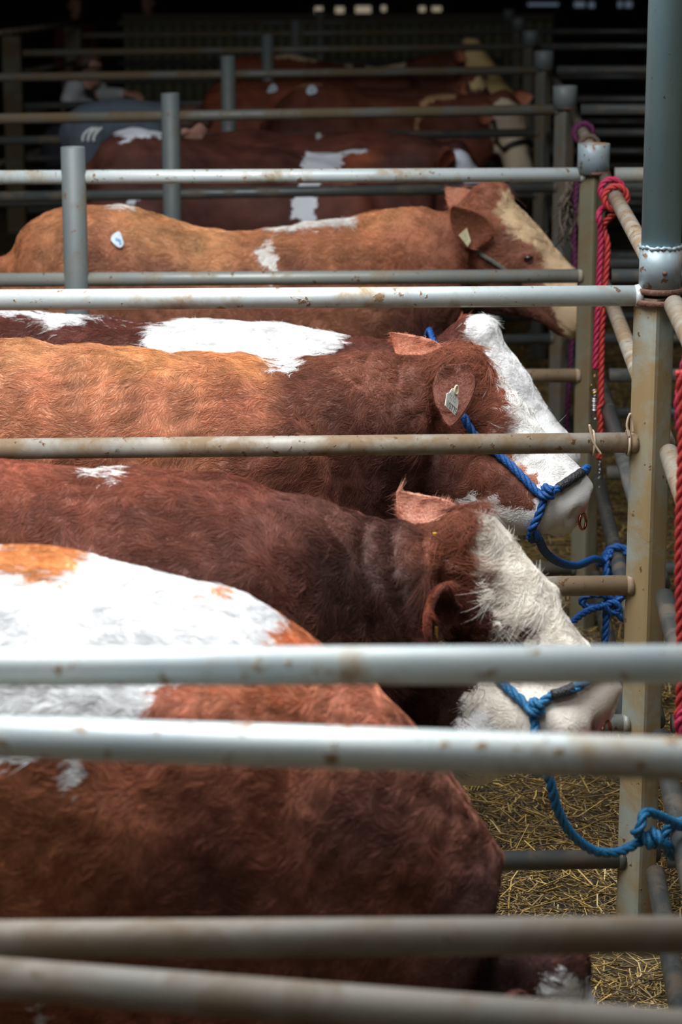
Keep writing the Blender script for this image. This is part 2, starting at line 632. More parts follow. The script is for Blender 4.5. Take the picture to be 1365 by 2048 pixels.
def square_post(c, z0, z1, half):
    """square steel post set cornerwise, rounded corners"""
    pts = []
    for k in range(4):
        for da in (-.18, 0, .18):
            a = k * math.pi / 2 + da
            q = half * (1.0 if da == 0 else .93)
            pts.append((q * math.cos(a), q * math.sin(a)))
    ring = np.array([[x, y, 0] for x, y in pts])
    return loft([np.array([c[0], c[1], z]) + ring for z in (z0, z1)])


for r in (2, 3, 4, 5, 6, 7, 8):
    a, b = row_pts[r]
    root = empty('pen_fence', (a[0], a[1], 0), row_label[r], 'fence', 'cross fences between the pens')
    half = .049 if r == 2 else .047
    ztop = a[2]
    d = (b - a) / np.linalg.norm(b - a)
    for k in range(5):
        dz = np.array([0, 0, -DROP * k])
        V, F = tube(a + d * .03 + dz, b + dz, RAIL, n=24)
        m = MB().add(V, F)
        # weld bead at the post
        m.add(*tube(a + d * (half - .016) + dz, a + d * (half - .001) + dz, RAIL + .004, RAIL + .0005, n=24))
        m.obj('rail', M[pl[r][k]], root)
    V, F = square_post(a, 0, ztop + (.012 if r > 2 else -.002), half)
    mk('post', V, F, M['post'] if r < 3 else M['post_brown'] if r < 4 else M['far'], root, smooth=False)
    if r > 2:                                   # round socket and its rusted plate on top of the post
        V, F = open_pipe((a[0], a[1] - .005, ztop + .005), ztop + .108, .057)
        mk('post_socket', V, F, M['weld'] if r == 3 else M['post_grey'], root)
        V, F = tube((a[0] + .004, a[1] - .008, ztop + .003), (a[0] + .004, a[1] - .008, ztop + .013), .055, n=24)
        mk('socket_plate', V, F, M['rust'], root)
    lp = ROWS[r][3]
    if lp:
        t = (lp - proj(a)[0][0]) / (proj(b)[0][0] - proj(a)[0][0])
        # the point of the rail that stands behind that picture column
        best = min((abs(proj(a + (b - a) * q)[0][0] - lp), q) for q in np.linspace(0, 1, 400))
        c = a + (b - a) * best[1]
        V, F = open_pipe((c[0], c[1] - .012, 0), c[2] + .105, .043)
        mk('post', V, F, M['post_grey'], root)
    # the same fence carries on to the right of its post
for r, lab in ((2, 'short dark run of pipe rails to the right of the nearest post'), (3, 'pipe rails to the right of the red rope post'),
               (4, 'dim pipe rails running right from the third socketed post'), (5, 'dim pipe rails running right from the fourth post'),
               (6, 'dark pipe rails running right from the post beside the farthest bull'), (7, 'dark pipe rails right of the post behind the farthest bull')):
    a, b = row_pts[r]
    end = a + np.array([1.9, .02, .0])
    root = empty('pen_fence', (a[0] + .1, a[1], 0), lab, 'fence', 'cross fences right of the posts')
    for k in range(5):
        dz = np.array([0, 0, -DROP * k])
        V, F = tube(a + np.array([.076, 0, 0]) + dz, end + dz, RAIL, n=20)
        mk('rail', V, F, M['galv_mid' if k == 0 and r < 4 else 'galv_dark'], root)
    V, F = open_pipe((end[0], end[1], 0), a[2] + .1, .043)
    mk('post', V, F, M['post_brown'], root)

# fences along the heads, post to post
side_lab = {1: 'pipe rails at far right running from the nearest post towards the viewer', 2: 'pipe rails running from the nearest post back to the red rope post',
            3: 'pipe rails running back from the red rope post beside the golden bull', 4: 'dim pipe rails running back beside the bull with the girth stripe',
            5: 'dim pipe rails running back beside the two red bulls with lot labels', 6: 'dim pipe rails running back beside the farthest bull', 7: 'dim pipe rails running back to the far boarded wall'}
side_rail = {}
for r in range(1, 8):
    far = row_pts[r + 1][0]
    near = row_pts[r][0] if r > 1 else far + np.array([-.16, -2.82, 0.0])
    off = np.array([.042, 0, -.012])
    near, far = near + off, far + off
    root = empty('side_fence', (near[0], near[1], 0), side_lab[r], 'fence', 'fences along the heads')
    u = (far - near) / np.linalg.norm(far - near)
    for k in range(5):
        dz = np.array([0, 0, -DROP * k])
        p, q = near + dz + u * .052, far + dz - u * .074
        V, F = tube(p, q, RAIL * .98, n=24)
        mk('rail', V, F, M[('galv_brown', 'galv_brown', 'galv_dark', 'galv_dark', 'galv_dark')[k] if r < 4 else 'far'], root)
        side_rail[(r, k)] = (p, q)
    if r == 1:
        V, F = square_post(near - off, 0, near[2], .049)
        mk('post', V, F, M['post'], root, smooth=False)


def on_side(r, k, Y):
    p, q = side_rail[(r, k)]
    t = (Y - p[1]) / (q[1] - p[1])
    return p + (q - p) * t


# nearest fence and the gate hung just in front of it
p0, p1 = at_y(0, 1334, 2.93), at_y(1365, 1328, 2.95)
d = p1 - p0
p0, p1 = p0 - d * .75, p0 + d * 1.08
root = empty('pen_fence', (p1[0], p1[1], 0), 'blurred nearest fence whose pale blue top rail crosses the white patch', 'fence', 'cross fences between the pens')
for k in range(5):
    dz = np.array([0, 0, -.372 * k])
    V, F = tube(p0 + dz, p1 + dz, RAIL, n=28)
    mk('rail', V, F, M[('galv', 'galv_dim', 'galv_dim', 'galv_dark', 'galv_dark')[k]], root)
V, F = open_pipe((p0[0], p0[1], 0), p0[2] + .1, .043)
mk('post', V, F, M['galv_mid'], root)
g0, g1 = at_y(0, 1474, 2.83), at_y(1365, 1518, 2.72)
h0, h1 = at_y(0, 1957, 2.80), at_y(1365, 2062, 2.71)
d, e = g1 - g0, h1 - h0
g0, g1, h0, h1 = g0 - d * .6, g0 + d * 1.4, h0 - e * .6, h0 + e * 1.4
root = empty('gate', (g1[0], g1[1], 0), 'blurred tilted pipe gate in front of the nearest fence', 'gate')
for k in range(5):
    a_, b_ = g0 + (h0 - g0) * k * .96, g1 + (h1 - g1) * k * .96
    if k == 1: a_, b_ = h0, h1
    V, F = tube(a_, b_, RAIL * 1.04, n=28)
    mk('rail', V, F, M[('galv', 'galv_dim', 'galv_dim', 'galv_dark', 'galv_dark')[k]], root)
for q0, q1 in ((g0, h0), (g1, h1)):
    V, F = tube(q0 + (q0 - q1) * .02, q0 + (q1 - q0) * 3.95, RAIL, n=20)
    mk('stile', V, F, M['galv_mid'], root)
V, F = tube((g1[0] + .06, g1[1], 0), (g1[0] + .06, g1[1], 1.75), .045, n=20)
mk('hanging_post', V, F, M['galv_mid'], root)

# roof pole standing on the nearest square post
a = row_pts[2][0]
pc = at_y(1321.5, 540, 5.75)
cx, cy, zt = pc[0], 5.75, a[2]
root = empty('roof_pole', (cx, cy, zt), 'thick blue grey pole rising from the nearest post at upper right', 'pole')
V, F = tube((cx, cy, zt + .11), (cx, cy, 5.55), .0475, n=36)
mk('shaft', V, F, M['column'], root)
m = MB().add(*tube((cx, cy, zt + .018), (cx, cy, zt + .118), .0505, n=36))
t = np.linspace(0, 2 * math.pi, 80, endpoint=False)
bead = np.stack([cx + .049 * np.cos(t), cy + .049 * np.sin(t), zt + .118 + .0012 * np.sin(7 * t) + .001 * np.sin(13 * t + 1)], 1)
m.add(*path_tube(np.vstack([bead, bead[:1]]), .0045 + .0014 * np.sin(np.arange(81) * 1.7), 8))
m.obj('collar', M['weld'], root)
V, F = tube((cx, cy, zt + .006), (cx, cy, zt + .020), .056, n=36, rounded=.002)
mk('upper_flange', V, F, M['rust'], root)
V, F = tube((cx - .002, cy - .004, zt - .020), (cx - .002, cy - .004, zt - .007), .058, n=36, rounded=.002)
mk('lower_flange', V, F, M['rust'], root)
V, F = tube((cx + .004, cy - .046, zt + .06), (cx + .004, cy - .056, zt + .06), .006, n=12)
mk('locking_bolt', V, F, M['rust'], root)

# alley fence slanting away at far left
A0, A1 = at_y(20, 63, 21.0), at_y(225, 38, 24.5)
root = empty('alley_fence', (A0[0], A0[1], 0), 'dim fence slanting away in the upper left corner', 'fence')
e = (A1 - A0)
for k in range(4):
    dz = np.array([0, 0, -.36 * k])
    V, F = tube(A0 - e * .3 + dz, A1 + dz, RAIL, n=12)
    mk('rail', V, F, M['galv_brown'], root)
for px, py, Y in ((24, 72, 20.4), (146, 44, 23.4)):
    c = at_y(px, py, Y)
    V, F = box((c[0], c[1], c[2] / 2), .15, .15, c[2])
    mk('post', V, F, M['post_brown'], root, smooth=False)

# ------------------------------------------------------------------ cattle
def coat_mat():
    m, nt, b = new_mat('hide')
    N, L = nt.nodes.new, nt.links.new
    at = N('ShaderNodeAttribute'); at.attribute_name = 'coat'
    wh = N('ShaderNodeAttribute'); wh.attribute_name = 'white'
    wc = N('ShaderNodeAttribute'); wc.attribute_name = 'whitecol'
    tc = N('ShaderNodeTexCoord')
    mp = N('ShaderNodeMapping'); mp.inputs['Scale'].default_value = (30, 60, 60)
    L(tc.outputs['Object'], mp.inputs['Vector'])
    n = N('ShaderNodeTexNoise'); n.inputs['Scale'].default_value = 1.6; n.inputs['Detail'].default_value = 6
    L(mp.outputs['Vector'], n.inputs['Vector'])
    a1 = N('ShaderNodeMath'); a1.operation = 'SUBTRACT'; a1.inputs[1].default_value = .5
    L(n.outputs['Fac'], a1.inputs[0])
    a2 = N('ShaderNodeMath'); a2.operation = 'MULTIPLY_ADD'; a2.inputs[1].default_value = .03
    L(a1.outputs[0], a2.inputs[0]); L(wh.outputs['Fac'], a2.inputs[2])
    r = N('ShaderNodeMapRange'); r.inputs['From Min'].default_value, r.inputs['From Max'].default_value = -.004, .004
    L(a2.outputs[0], r.inputs['Value'])
    # hair streaks
    st = N('ShaderNodeTexNoise'); st.inputs['Scale'].default_value = 5; st.inputs['Detail'].default_value = 5; st.inputs['Distortion'].default_value = .5
    L(mp.outputs['Vector'], st.inputs['Vector'])
    sr = N('ShaderNodeMapRange'); sr.inputs['From Min'].default_value, sr.inputs['From Max'].default_value = .3, .7
    sr.inputs['To Min'].default_value, sr.inputs['To Max'].default_value = .62, 1.25
    L(st.outputs['Fac'], sr.inputs['Value'])
    mu = N('ShaderNodeMix'); mu.data_type = 'RGBA'; mu.blend_type = 'MULTIPLY'; mu.inputs['Factor'].default_value = 1
    L(at.outputs['Color'], mu.inputs['A']); L(sr.outputs['Result'], mu.inputs['B'])
    mx = N('ShaderNodeMix'); mx.data_type = 'RGBA'
    L(r.outputs['Result'], mx.inputs['Factor']); L(mu.outputs['Result'], mx.inputs['A']); L(wc.outputs['Color'], mx.inputs['B'])
    L(mx.outputs['Result'], b.inputs['Base Color'])
    b.inputs['Roughness'].default_value = .62
    b.inputs['Specular IOR Level'].default_value = .25
    bp = N('ShaderNodeBump'); bp.inputs['Strength'].default_value = .35; bp.inputs['Distance'].default_value = .006
    L(st.outputs['Fac'], bp.inputs['Height']); L(bp.outputs['Normal'], b.inputs['Normal'])
    return m


def hair_mat():
    m, nt, b = new_mat('hair')
    N, L = nt.nodes.new, nt.links.new
    at = N('ShaderNodeAttribute'); at.attribute_name = 'hcol'
    L(at.outputs['Color'], b.inputs['Base Color'])
    b.inputs['Roughness'].default_value = .6
    b.inputs['Specular IOR Level'].default_value = .12
    return m


M['hide'] = coat_mat()
M['hair'] = hair_mat()
M['hoof'] = plain('hoof horn', (.05, .035, .025), .5)


def hair_curves(name, root, P, R, col):
    """P (n,k,3) points, R (k,) radii -> the coat of hair that grows on a body"""
    n, k, _ = P.shape
    cu = bpy.data.hair_curves.new(name)
    cu.add_curves([k] * n)
    cu.attributes['position'].data.foreach_set('vector', P.astype(np.float32).ravel())
    ra = cu.attributes.get('radius') or cu.attributes.new('radius', 'FLOAT', 'POINT')
    ra.data.foreach_set('value', np.broadcast_to(R, (n, k)).astype(np.float32).ravel())
    ca = cu.attributes.new('hcol', 'FLOAT_COLOR', 'CURVE')
    c4 = np.ones((n, 4), np.float32); c4[:, :3] = col
    ca.data.foreach_set('color', c4.ravel())
    cu.materials.append(M['hair'])
    ho = bpy.data.objects.new(name, cu)
    C.objects.link(ho)
    ho.parent = root
    return ho


def ear_mesh(base, direction, opening, L=.19, Wd=.062, cup=.55, droop=.0, nu=16, nv=11):
    d = np.asarray(direction, float); d /= np.linalg.norm(d)
    o = np.asarray(opening, float); o -= d * (o @ d); o /= np.linalg.norm(o)
    w = np.cross(d, o)
    U = np.linspace(0, 1, nu); Vv = np.linspace(-1, 1, nv)
    outer, inner = [], []
    for u in U:
        hw = Wd * (math.sin(math.pi * min(.999, (.07 + .93 * u) ** .8)) ** .75) + .004
        c = np.asarray(base) + d * L * u + np.array([0, 0, -droop * u * u * L])
        for v in Vv:
            ang = v * 1.25 * (1 - .35 * u)
            q = c + w * hw * math.sin(ang) / math.sin(1.25) - o * hw * cup * math.cos(ang) * 1.3
            th = .007 * (1 - .5 * u)
            outer.append(q - o * th); inner.append(q + o * th)
    V = np.array(outer + inner)
    n = nu * nv
    F = []
    for i in range(nu - 1):
        for j in range(nv - 1):
            a, b_, c_, d_ = i * nv + j, i * nv + j + 1, (i + 1) * nv + j + 1, (i + 1) * nv + j
            F.append([a, d_, c_, b_]); F.append([n + a, n + b_, n + c_, n + d_])
    for i in range(nu - 1):
        for j in (0, nv - 1):
            a, b_ = i * nv + j, (i + 1) * nv + j
            F.append([a, b_, n + b_, n + a])
    for i in (0, nu - 1):
        for j in range(nv - 1):
            a, b_ = i * nv + j, i * nv + j + 1
            F.append([a, b_, n + b_, n + a])
    flag = np.r_[np.zeros(n), np.ones(n)]
    return V, np.array(F), flag


BULLS = {}
MZ = .32            # how far the muzzle's lower edge runs ahead of its bridge
FEET = []


def bull(key, cfg):
    Yc = cfg['Y']
    top = np.array([at_y(px, py, Yc) for px, py in cfg['top']])[:, [0, 2]]
    top = top[np.argsort(top[:, 0])]
    xr = top[0, 0]
    xw = at_y(cfg['withers'], 1000, Yc)[0]
    P = at_y(*cfg['poll']); Nn = at_y(*cfg['nose'])
    Lh = np.linalg.norm(Nn - P)
    a = (Nn - P) / Lh
    z = np.array([0, 0, 1.0])
    u = z - a * (a @ z); u /= np.linalg.norm(u)
    l = np.cross(a, u)
    if l[1] > 0: l = -l                           # towards the viewer
    ro = math.radians(cfg.get('roll', 10))
    u, l = u * math.cos(ro) + l * math.sin(ro), l * math.cos(ro) - u * math.sin(ro)
    hs = cfg.get('hs', Lh / .51)                  # head scale
    T = lambda x: np.interp(x, top[:, 0], top[:, 1])
    Lb = xw - xr
    wd = cfg.get('w', 1.0)
    belly = cfg.get('belly', .60)
    H = lambda s, t, d: P + a * s * Lh + l * t * hs - u * d * hs

    # --- trunk and neck: stations given by their top point, bottom point and half width
    st = []
    for f, dt, bz, hw in ((0.0, -.02, .90, .10), (.025, -.01, .80, .20), (.08, 0, .70, .285), (.18, 0, .62, .325), (.32, 0, belly + .06, .325),
                          (.50, 0, belly, .345), (.70, 0, belly - .02, .355), (.86, 0, belly - .04, .345), (1.0, 0, belly - .06, .31)):
        x = xr + f * Lb
        st.append([x, T(x) + dt, x, bz, hw * wd])
    xb, zb = xw + .20, cfg.get('brisket', .62)
    Pn = H(-.10, 0, .0)
    th = H(.16, 0, .26)
    for f, hw in ((.22, .265), (.42, .215), (.64, .175), (.85, .145)):
        tx = xw + (Pn[0] - xw) * f
        tz = T(tx)
        g = f ** .9
        # the underline swings from brisket to throat
        bx = (1 - g) ** 2 * xw + 2 * g * (1 - g) * (xb + .05) + g * g * th[0]
        bz = (1 - g) ** 2 * (belly - .08) + 2 * g * (1 - g) * zb + g * g * th[2]
        st.append([tx, tz, bx, bz, hw * wd])
    st = np.array(st)
    S = np.r_[0, np.cumsum(np.hypot(*np.diff((st[:, :2] + st[:, 2:4]) / 2, axis=0).T))]
    q = np.linspace(0, S[-1], 64)
    I = hermite(q, S, st)
    nseg = 40
    phi = np.linspace(0, 2 * math.pi, nseg, endpoint=False)
    cph, sph = np.cos(phi), np.sin(phi)
    rings = []
    yneck = np.interp(q, [S[8], S[-1]], [0, 1]) ** 1.2 * (Pn[1] - Yc)
    for i, (tx, tz, bx, bz, hw) in enumerate(I):
        neck = np.clip((q[i] - S[8]) / (S[-1] - S[8]), 0, 1)
        ex = .72 + .18 * neck
        up = np.sign(sph) * np.abs(sph) ** ex
        la = np.sign(cph) * np.abs(cph) ** .8
        la = la * (1 - (.10 + .28 * neck) * np.clip(up, 0, 1) ** 2 - (.12 + .2 * neck) * np.clip(-up, 0, 1) ** 2)
        c = np.array([(tx + bx) / 2, Yc + yneck[i], (tz + bz) / 2])
        h = np.array([(tx - bx) / 2, 0, (tz - bz) / 2])
        rings.append(c + up[:, None] * h + np.stack([0 * la, la * hw, 0 * la], 1))
    mb = MB().add(*loft(rings))
    # --- head
    prof = np.array([  # s, forehead bump, depth, half width, jaw narrowing
        (-.20, -.055, .10, .045, .1), (-.14, -.020, .19, .09, .12), (-.05, .006, .27, .116, .15), (.08, .016, .335, .124, .25), (.22, .016, .37, .128, .38),
        (.36, .012, .375, .130, .50), (.48, .006, .355, .114, .50), (.60, .001, .312, .100, .42), (.72, .001, .262, .096, .28), (.82, .004, .228, .098, .16),
        (.91, .002, .206, .096, .12), (.98, -.008, .178, .084, .1), (1.03, -.024, .125, .060, .1), (1.055, -.042, .08, .026, .1)])
    q2 = np.linspace(prof[0, 0], prof[-1, 0], 48)
    I2 = hermite(q2, prof[:, 0], prof[:, 1:])
    rings = []
    for s, (bp, dp, hw, nar) in zip(q2, I2):
        up = np.sign(sph) * np.abs(sph) ** .85
        la = np.sign(cph) * np.abs(cph) ** .75
        la = la * (1 - nar * np.clip(-up * .8 + .2, 0, 1)) * (1 - .10 * np.clip(up, 0, 1) ** 3)
        mid = (bp * 1.0 + (bp - dp)) / 2
        hh = dp / 2
        rings.append(P + a * s * Lh + ((mid + up * hh) * hs)[:, None] * u + (la * hw * hs)[:, None] * l
                     + (np.clip(bp - mid - up * hh, 0, .2) * MZ * np.clip((s - .70) / .25, 0, 1) * hs)[:, None] * a)
    mb.add(*loft(rings))
    # poll tuft, brows, cheek muscle, lips
    mb.add(*ellipsoid(H(-.05, 0, .03), .085 * hs, .09 * hs, .07 * hs))
    for sd in (-1, 1):
        mb.add(*ellipsoid(H(.42, .088 * sd, .050), .034 * hs, .034 * hs, .028 * hs))
        mb.add(*ellipsoid(H(.24, .075 * sd, .15), .075 * hs, .05 * hs, .085 * hs))
        mb.add(*ellipsoid(H(.975, .050 * sd, .055), .036 * hs, .036 * hs, .036 * hs))
    mb.add(*ellipsoid(H(1.0, 0, .182), .06 * hs, .058 * hs, .032 * hs))
    for chain in cfg.get('jowl', []):
        mb.add(*capsule_chain([at_y(*c[:3]) for c in chain], [c[3] for c in chain], 16))
    # shoulder and haunch
    for sd in (-1, 1):
        mb.add(*ellipsoid((xw - .02, Yc + sd * .245 * wd, T(xw) - .44), .20, .10, .35))
        mb.add(*ellipsoid((xr + .22, Yc + sd * .215 * wd, T(xr + .22) - .42), .20, .12, .33))
    # legs
    gx = xw + .05
    for sd in (-1, 1):
        yy = Yc + sd * .20 * wd
        mb.add(*capsule_chain([(gx, yy, .92), (gx + .03, yy, .66), (gx + .01, yy, .40), (gx + .015, yy, .22), (gx + .01, yy, .12), (gx + .035, yy, .05)],
                              [.13, .105, .062, .046, .05, .058], 14))
        hx = xr + .20
        FEET.append((gx + .03, yy)); FEET.append((hx - .03, yy))
        mb.add(*capsule_chain([(hx + .08, yy, 1.0), (hx + .13, yy, .78), (hx + .02, yy, .60), (hx - .09, yy, .46), (hx - .06, yy, .25), (hx - .05, yy, .12), (hx - .02, yy, .05)],
                              [.20, .17, .11, .068, .05, .05, .058], 14))
    # tail
    zt = T(xr + .03)
    mb.add(*capsule_chain([(xr + .08, Yc, zt - .06), (xr - .01, Yc, zt - .06), (xr - .045, Yc, zt - .20), (xr - .04, Yc, zt - .55), (xr - .045, Yc, zt - .80), (xr - .05, Yc, zt - .95)],
                          [.045, .042, .030, .026, .040, .02], 10))
    vox = cfg.get('voxel', .014)
    V, F = remesh(mb.verts(), mb.F, vox)

    def hc(V):
        r = V - P
        return r @ a / Lh, r @ l / hs, -(r @ u) / hs
    s, t, d = hc(V)
    inhead = (s > .30) & (np.abs(t) < .2) & (d < .45) & (d > -.15)
    V = smooth_v(V, F, 10, .55, np.where(inhead, .12, 1.0))
    V = smooth_v(V, F, 3, .5)
    # --- modelling by displacement
    N = normals_of(V, F)
    s, t, d = hc(V)
    hm = 1 / (1 + np.exp(-(s + .10) * 30)) * (np.abs(t) < .25) * (d < .5)     # 1 on the head
    n1, n2, n3 = VNoise(2.2, 8, 1 + cfg['seed']), VNoise(6, 10, 2 + cfg['seed']), VNoise(15, 12, 3 + cfg['seed'])
    lump = .007 * n1(V) + .0035 * n2(V * [1, 1, .6]) + .0012 * n3(V)
    disp = lump * (1 - hm) + (.0012 * n3(V)) * hm * np.clip((.85 - s) * 4, 0, 1)
    for px0, px1, lam, amp in cfg.get('folds', []):
        x0, x1 = at_y(px0, 1000, Yc)[0], at_y(px1, 1000, Yc)[0]
        win = np.clip((V[:, 0] - x0) / .08, 0, 1) * np.clip((x1 - V[:, 0]) / .06, 0, 1) * (1 - hm)
        ph = (V[:, 0] - x0 + .022 * np.sin(V[:, 2] * 11) + .015 * n1(V)) / lam
        disp += amp * (np.abs(np.sin(math.pi * ph)) ** .6 - .7) * win
    sn = s - MZ * np.clip(d, 0, .2) * hs / Lh
    # nostrils and mouth
    for sd in (-1, 1):
        g = np.exp(-(((sn - 1.03) * Lh / hs) ** 2 / .022 ** 2 + (t - sd * .050) ** 2 / .018 ** 2 + (d - .066) ** 2 / .022 ** 2))
        disp -= .032 * g
        ge = np.exp(-(((s - .45) * Lh / hs) ** 2 / .024 ** 2 + (t - sd * .10) ** 2 / .03 ** 2 + (d - .055) ** 2 / .018 ** 2))
        disp -= .012 * ge
    disp -= .006 * np.exp(-((d - (.155 + .02 * (1 - s))) / .006) ** 2) * np.clip((s - .70) * 8, 0, 1)
    V = V + N * disp[:, None]
    # --- ears
    ear_near = len(V)
    extra_flag = [np.zeros(len(V))]
    for nm, sd in (('near', 1), ('far', -1)):
        e = cfg.get('ear_' + nm)
        if e is None: continue
        b0 = at_y(*e['base']); tip = at_y(*e['tip'])
        dv = tip - b0
        ev, ef, fl = ear_mesh(b0, dv, e['open'], np.linalg.norm(dv), e.get('w', .062), e.get('cup', .55), e.get('droop', 0))
        F = np.vstack([F, ef + len(V)])
        V = np.vstack([V, ev])
        extra_flag.append(1 + fl + (0 if sd > 0 else 2))
    ear = np.concatenate(extra_flag)
    N = normals_of(V, F)
    s, t, d = hc(V)
    head = ((s > -.15) & (d < .40) & (np.abs(t) < .22)) | (ear > 0)
    # --- coat
    R_ = V.copy()
    dy = V[:, 1] - Yc           # the far flank mirrors the near one; the ridge belongs to both
    R_[:, 1] = np.where(head | (dy < 0), V[:, 1], Yc - np.where(dy < .15, .2 * dy, dy - .12))
    Q, dep = proj(R_)
    ppm = FPX / dep
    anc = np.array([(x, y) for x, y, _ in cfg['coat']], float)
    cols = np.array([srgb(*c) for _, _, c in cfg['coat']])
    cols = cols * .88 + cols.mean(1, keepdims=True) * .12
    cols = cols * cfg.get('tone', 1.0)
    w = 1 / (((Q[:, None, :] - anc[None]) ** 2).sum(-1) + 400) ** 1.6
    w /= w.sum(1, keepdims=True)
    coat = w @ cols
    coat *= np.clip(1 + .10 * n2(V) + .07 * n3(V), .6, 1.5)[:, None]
    edge = (.006 * n3(V * 1.7) + .005 * VNoise(40, 12, 9)(V))
    white = np.full(len(V), -1.0)
    for poly in cfg.get('white', []):
        white = np.maximum(white, poly_sdf(Q, poly) / ppm)
    for poly in cfg.get('dark', []):
        white = np.minimum(white, -poly_sdf(Q, poly) / ppm)
    white = np.where(white > -.2, white + edge, white)
    if cfg.get('front_only'): white = np.where(N[:, 1] > .5, -1, white)
    sn = s - MZ * np.clip(d, 0, .2) * hs / Lh
    # bare skin: muzzle, lids, ear insides
    nose = np.clip((sn - 1.0) * 40, 0, 1) * np.clip((.108 - d) * 50, 0, 1) * np.clip((d - .028) * 50, 0, 1) * (ear == 0)
    coat = coat * (1 - nose[:, None]) + np.array(srgb(*cfg.get('nosecol', (215, 160, 162)))) * nose[:, None]
    for sd in (-1, 1):
        gn = np.exp(-(((sn - 1.03) * Lh / hs) ** 2 / .019 ** 2 + (t - sd * .050) ** 2 / .017 ** 2 + (d - .066) ** 2 / .018 ** 2)) * (ear == 0)
        coat = coat * (1 - gn[:, None]) + np.array(srgb(56, 24, 30)) * gn[:, None]
        nose = np.maximum(nose, gn)
        gl = np.exp(-(((s - .45) * Lh / hs) ** 2 / .030 ** 2 + (d - .055) ** 2 / .022 ** 2) ** 2) * (np.sign(t) == sd) * (np.abs(t) > .05) * (ear == 0) * (s > 0)
        lid = np.array(srgb(*cfg.get('lid', (150, 95, 85))))
        coat = coat * (1 - gl[:, None]) + lid * gl[:, None]
        nose = np.maximum(nose, gl)
    inner = np.array(srgb(*cfg.get('ear_in', (190, 120, 92))))
    outer = np.array(srgb(*cfg.get('ear_out', (135, 76, 52))))
    coat[(ear == 2) | (ear == 4)] = inner
    if 'ear_in_near' in cfg: coat[ear == 2] = np.array(srgb(*cfg['ear_in_near']))
    coat[(ear == 1) | (ear == 3)] = outer
    white = np.where(ear > 0, -1, white)
    wcol = np.array(srgb(*cfg.get('wcol', (230, 229, 227))))
    wface = np.array(srgb(*cfg.get('wface', cfg.get('wcol', (230, 229, 227)))))
    wc = np.where(head[:, None], wface, wcol) * np.clip(1 + .05 * n2(V) , .8, 1.1)[:, None]

    wc = wc * (1 - nose[:, None]) + coat * nose[:, None]
    org = np.array([(xr + xw) / 2, Yc, 0.0])
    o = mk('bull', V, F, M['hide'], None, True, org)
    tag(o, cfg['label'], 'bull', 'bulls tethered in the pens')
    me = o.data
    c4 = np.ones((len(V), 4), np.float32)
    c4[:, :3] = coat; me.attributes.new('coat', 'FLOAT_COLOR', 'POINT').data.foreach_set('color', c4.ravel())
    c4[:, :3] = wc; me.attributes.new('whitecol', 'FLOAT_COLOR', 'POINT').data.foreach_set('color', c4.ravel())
    me.attributes.new('white', 'FLOAT', 'POINT').data.foreach_set('value', white.astype(np.float32))
    info = dict(obj=o, V=V, F=F, N=N, P=P, a=a, l=l, u=u, Lh=Lh, hs=hs, H=H, org=org, Yc=Yc, bvh=BVHTree.FromPolygons(V.tolist(), F.tolist()))
    BULLS[key] = info
    # --- eyes
    for sd in (1, -1):
        p = info['H'](.45, .30 * sd, .055)
        h = info['bvh'].ray_cast(Vector(p), Vector(-l * sd))
        if h[0] is None: continue
        c = np.array(h[0]) - l * sd * .010
        mk('eye', *ellipsoid(c, .021 * hs, .021 * hs, .019 * hs, 18, 12), M['eye'], o)
    # --- hair
    nh = cfg.get('hair', 0)
    if nh:
        tri = np.vstack([F[:, [0, 1, 2]], F[:, [0, 2, 3]]])
        A_, B_, C_ = V[tri[:, 0]], V[tri[:, 1]], V[tri[:, 2]]
        cr = np.cross(B_ - A_, C_ - A_)
        ar = np.linalg.norm(cr, axis=1) / 2
        fn = cr / (np.linalg.norm(cr, axis=1)[:, None] + 1e-12)
        cen = (A_ + B_ + C_) / 3
        view = np.array([0, 0, EYE_Z]) - cen
        view /= np.linalg.norm(view, axis=1)[:, None]
        vis = np.clip(((fn * view).sum(1) + .35) * 3, 0, 1)
        vis *= (cen[:, 2] > .45) * (cen[:, 0] > -1.35 * cen[:, 1] / 7.0 - .1)
        tn = nose[tri].max(1)
        wgt = ar * vis * (1 - np.clip(tn * 1.5, 0, 1))
        th_ = head[tri].all(1)
        wgt = wgt * np.where(th_, 1.9, 1.0)
        idx = rng.choice(len(tri), nh, p=wgt / wgt.sum())
        r1, r2 = rng.random(nh), rng.random(nh)
        fl = r1 + r2 > 1
        r1[fl], r2[fl] = 1 - r1[fl], 1 - r2[fl]
        bary = np.stack([1 - r1 - r2, r1, r2], 1)
        root = (V[tri[idx]] * bary[:, :, None]).sum(1)
        Ns = smooth_v(N, F, 6, .7)
        nn = (Ns[tri[idx]] * bary[:, :, None]).sum(1)
        nn /= np.linalg.norm(nn, axis=1)[:, None]
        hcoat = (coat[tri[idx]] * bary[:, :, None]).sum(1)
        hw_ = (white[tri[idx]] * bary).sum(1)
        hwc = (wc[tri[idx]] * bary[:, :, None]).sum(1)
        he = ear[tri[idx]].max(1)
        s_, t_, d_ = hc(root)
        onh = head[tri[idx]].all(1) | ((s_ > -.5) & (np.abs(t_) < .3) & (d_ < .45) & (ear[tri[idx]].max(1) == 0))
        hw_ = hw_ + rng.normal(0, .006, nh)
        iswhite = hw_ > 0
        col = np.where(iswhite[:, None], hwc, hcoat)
        tuft = VNoise(26, 10, 21 + cfg['seed'])(root)
        col *= (np.exp(rng.normal(0, np.where(iswhite, .05, .20))) * np.where(iswhite, 1, 1 + .12 * tuft))[:, None]
        # lie of the coat
        d0 = np.tile(np.array([-.62, 0, -.78]), (nh, 1))
        topf = np.clip(nn[:, 2], 0, 1)[:, None]
        d0 = d0 * (1 - topf) + np.array([-1, 0, -.1]) * topf
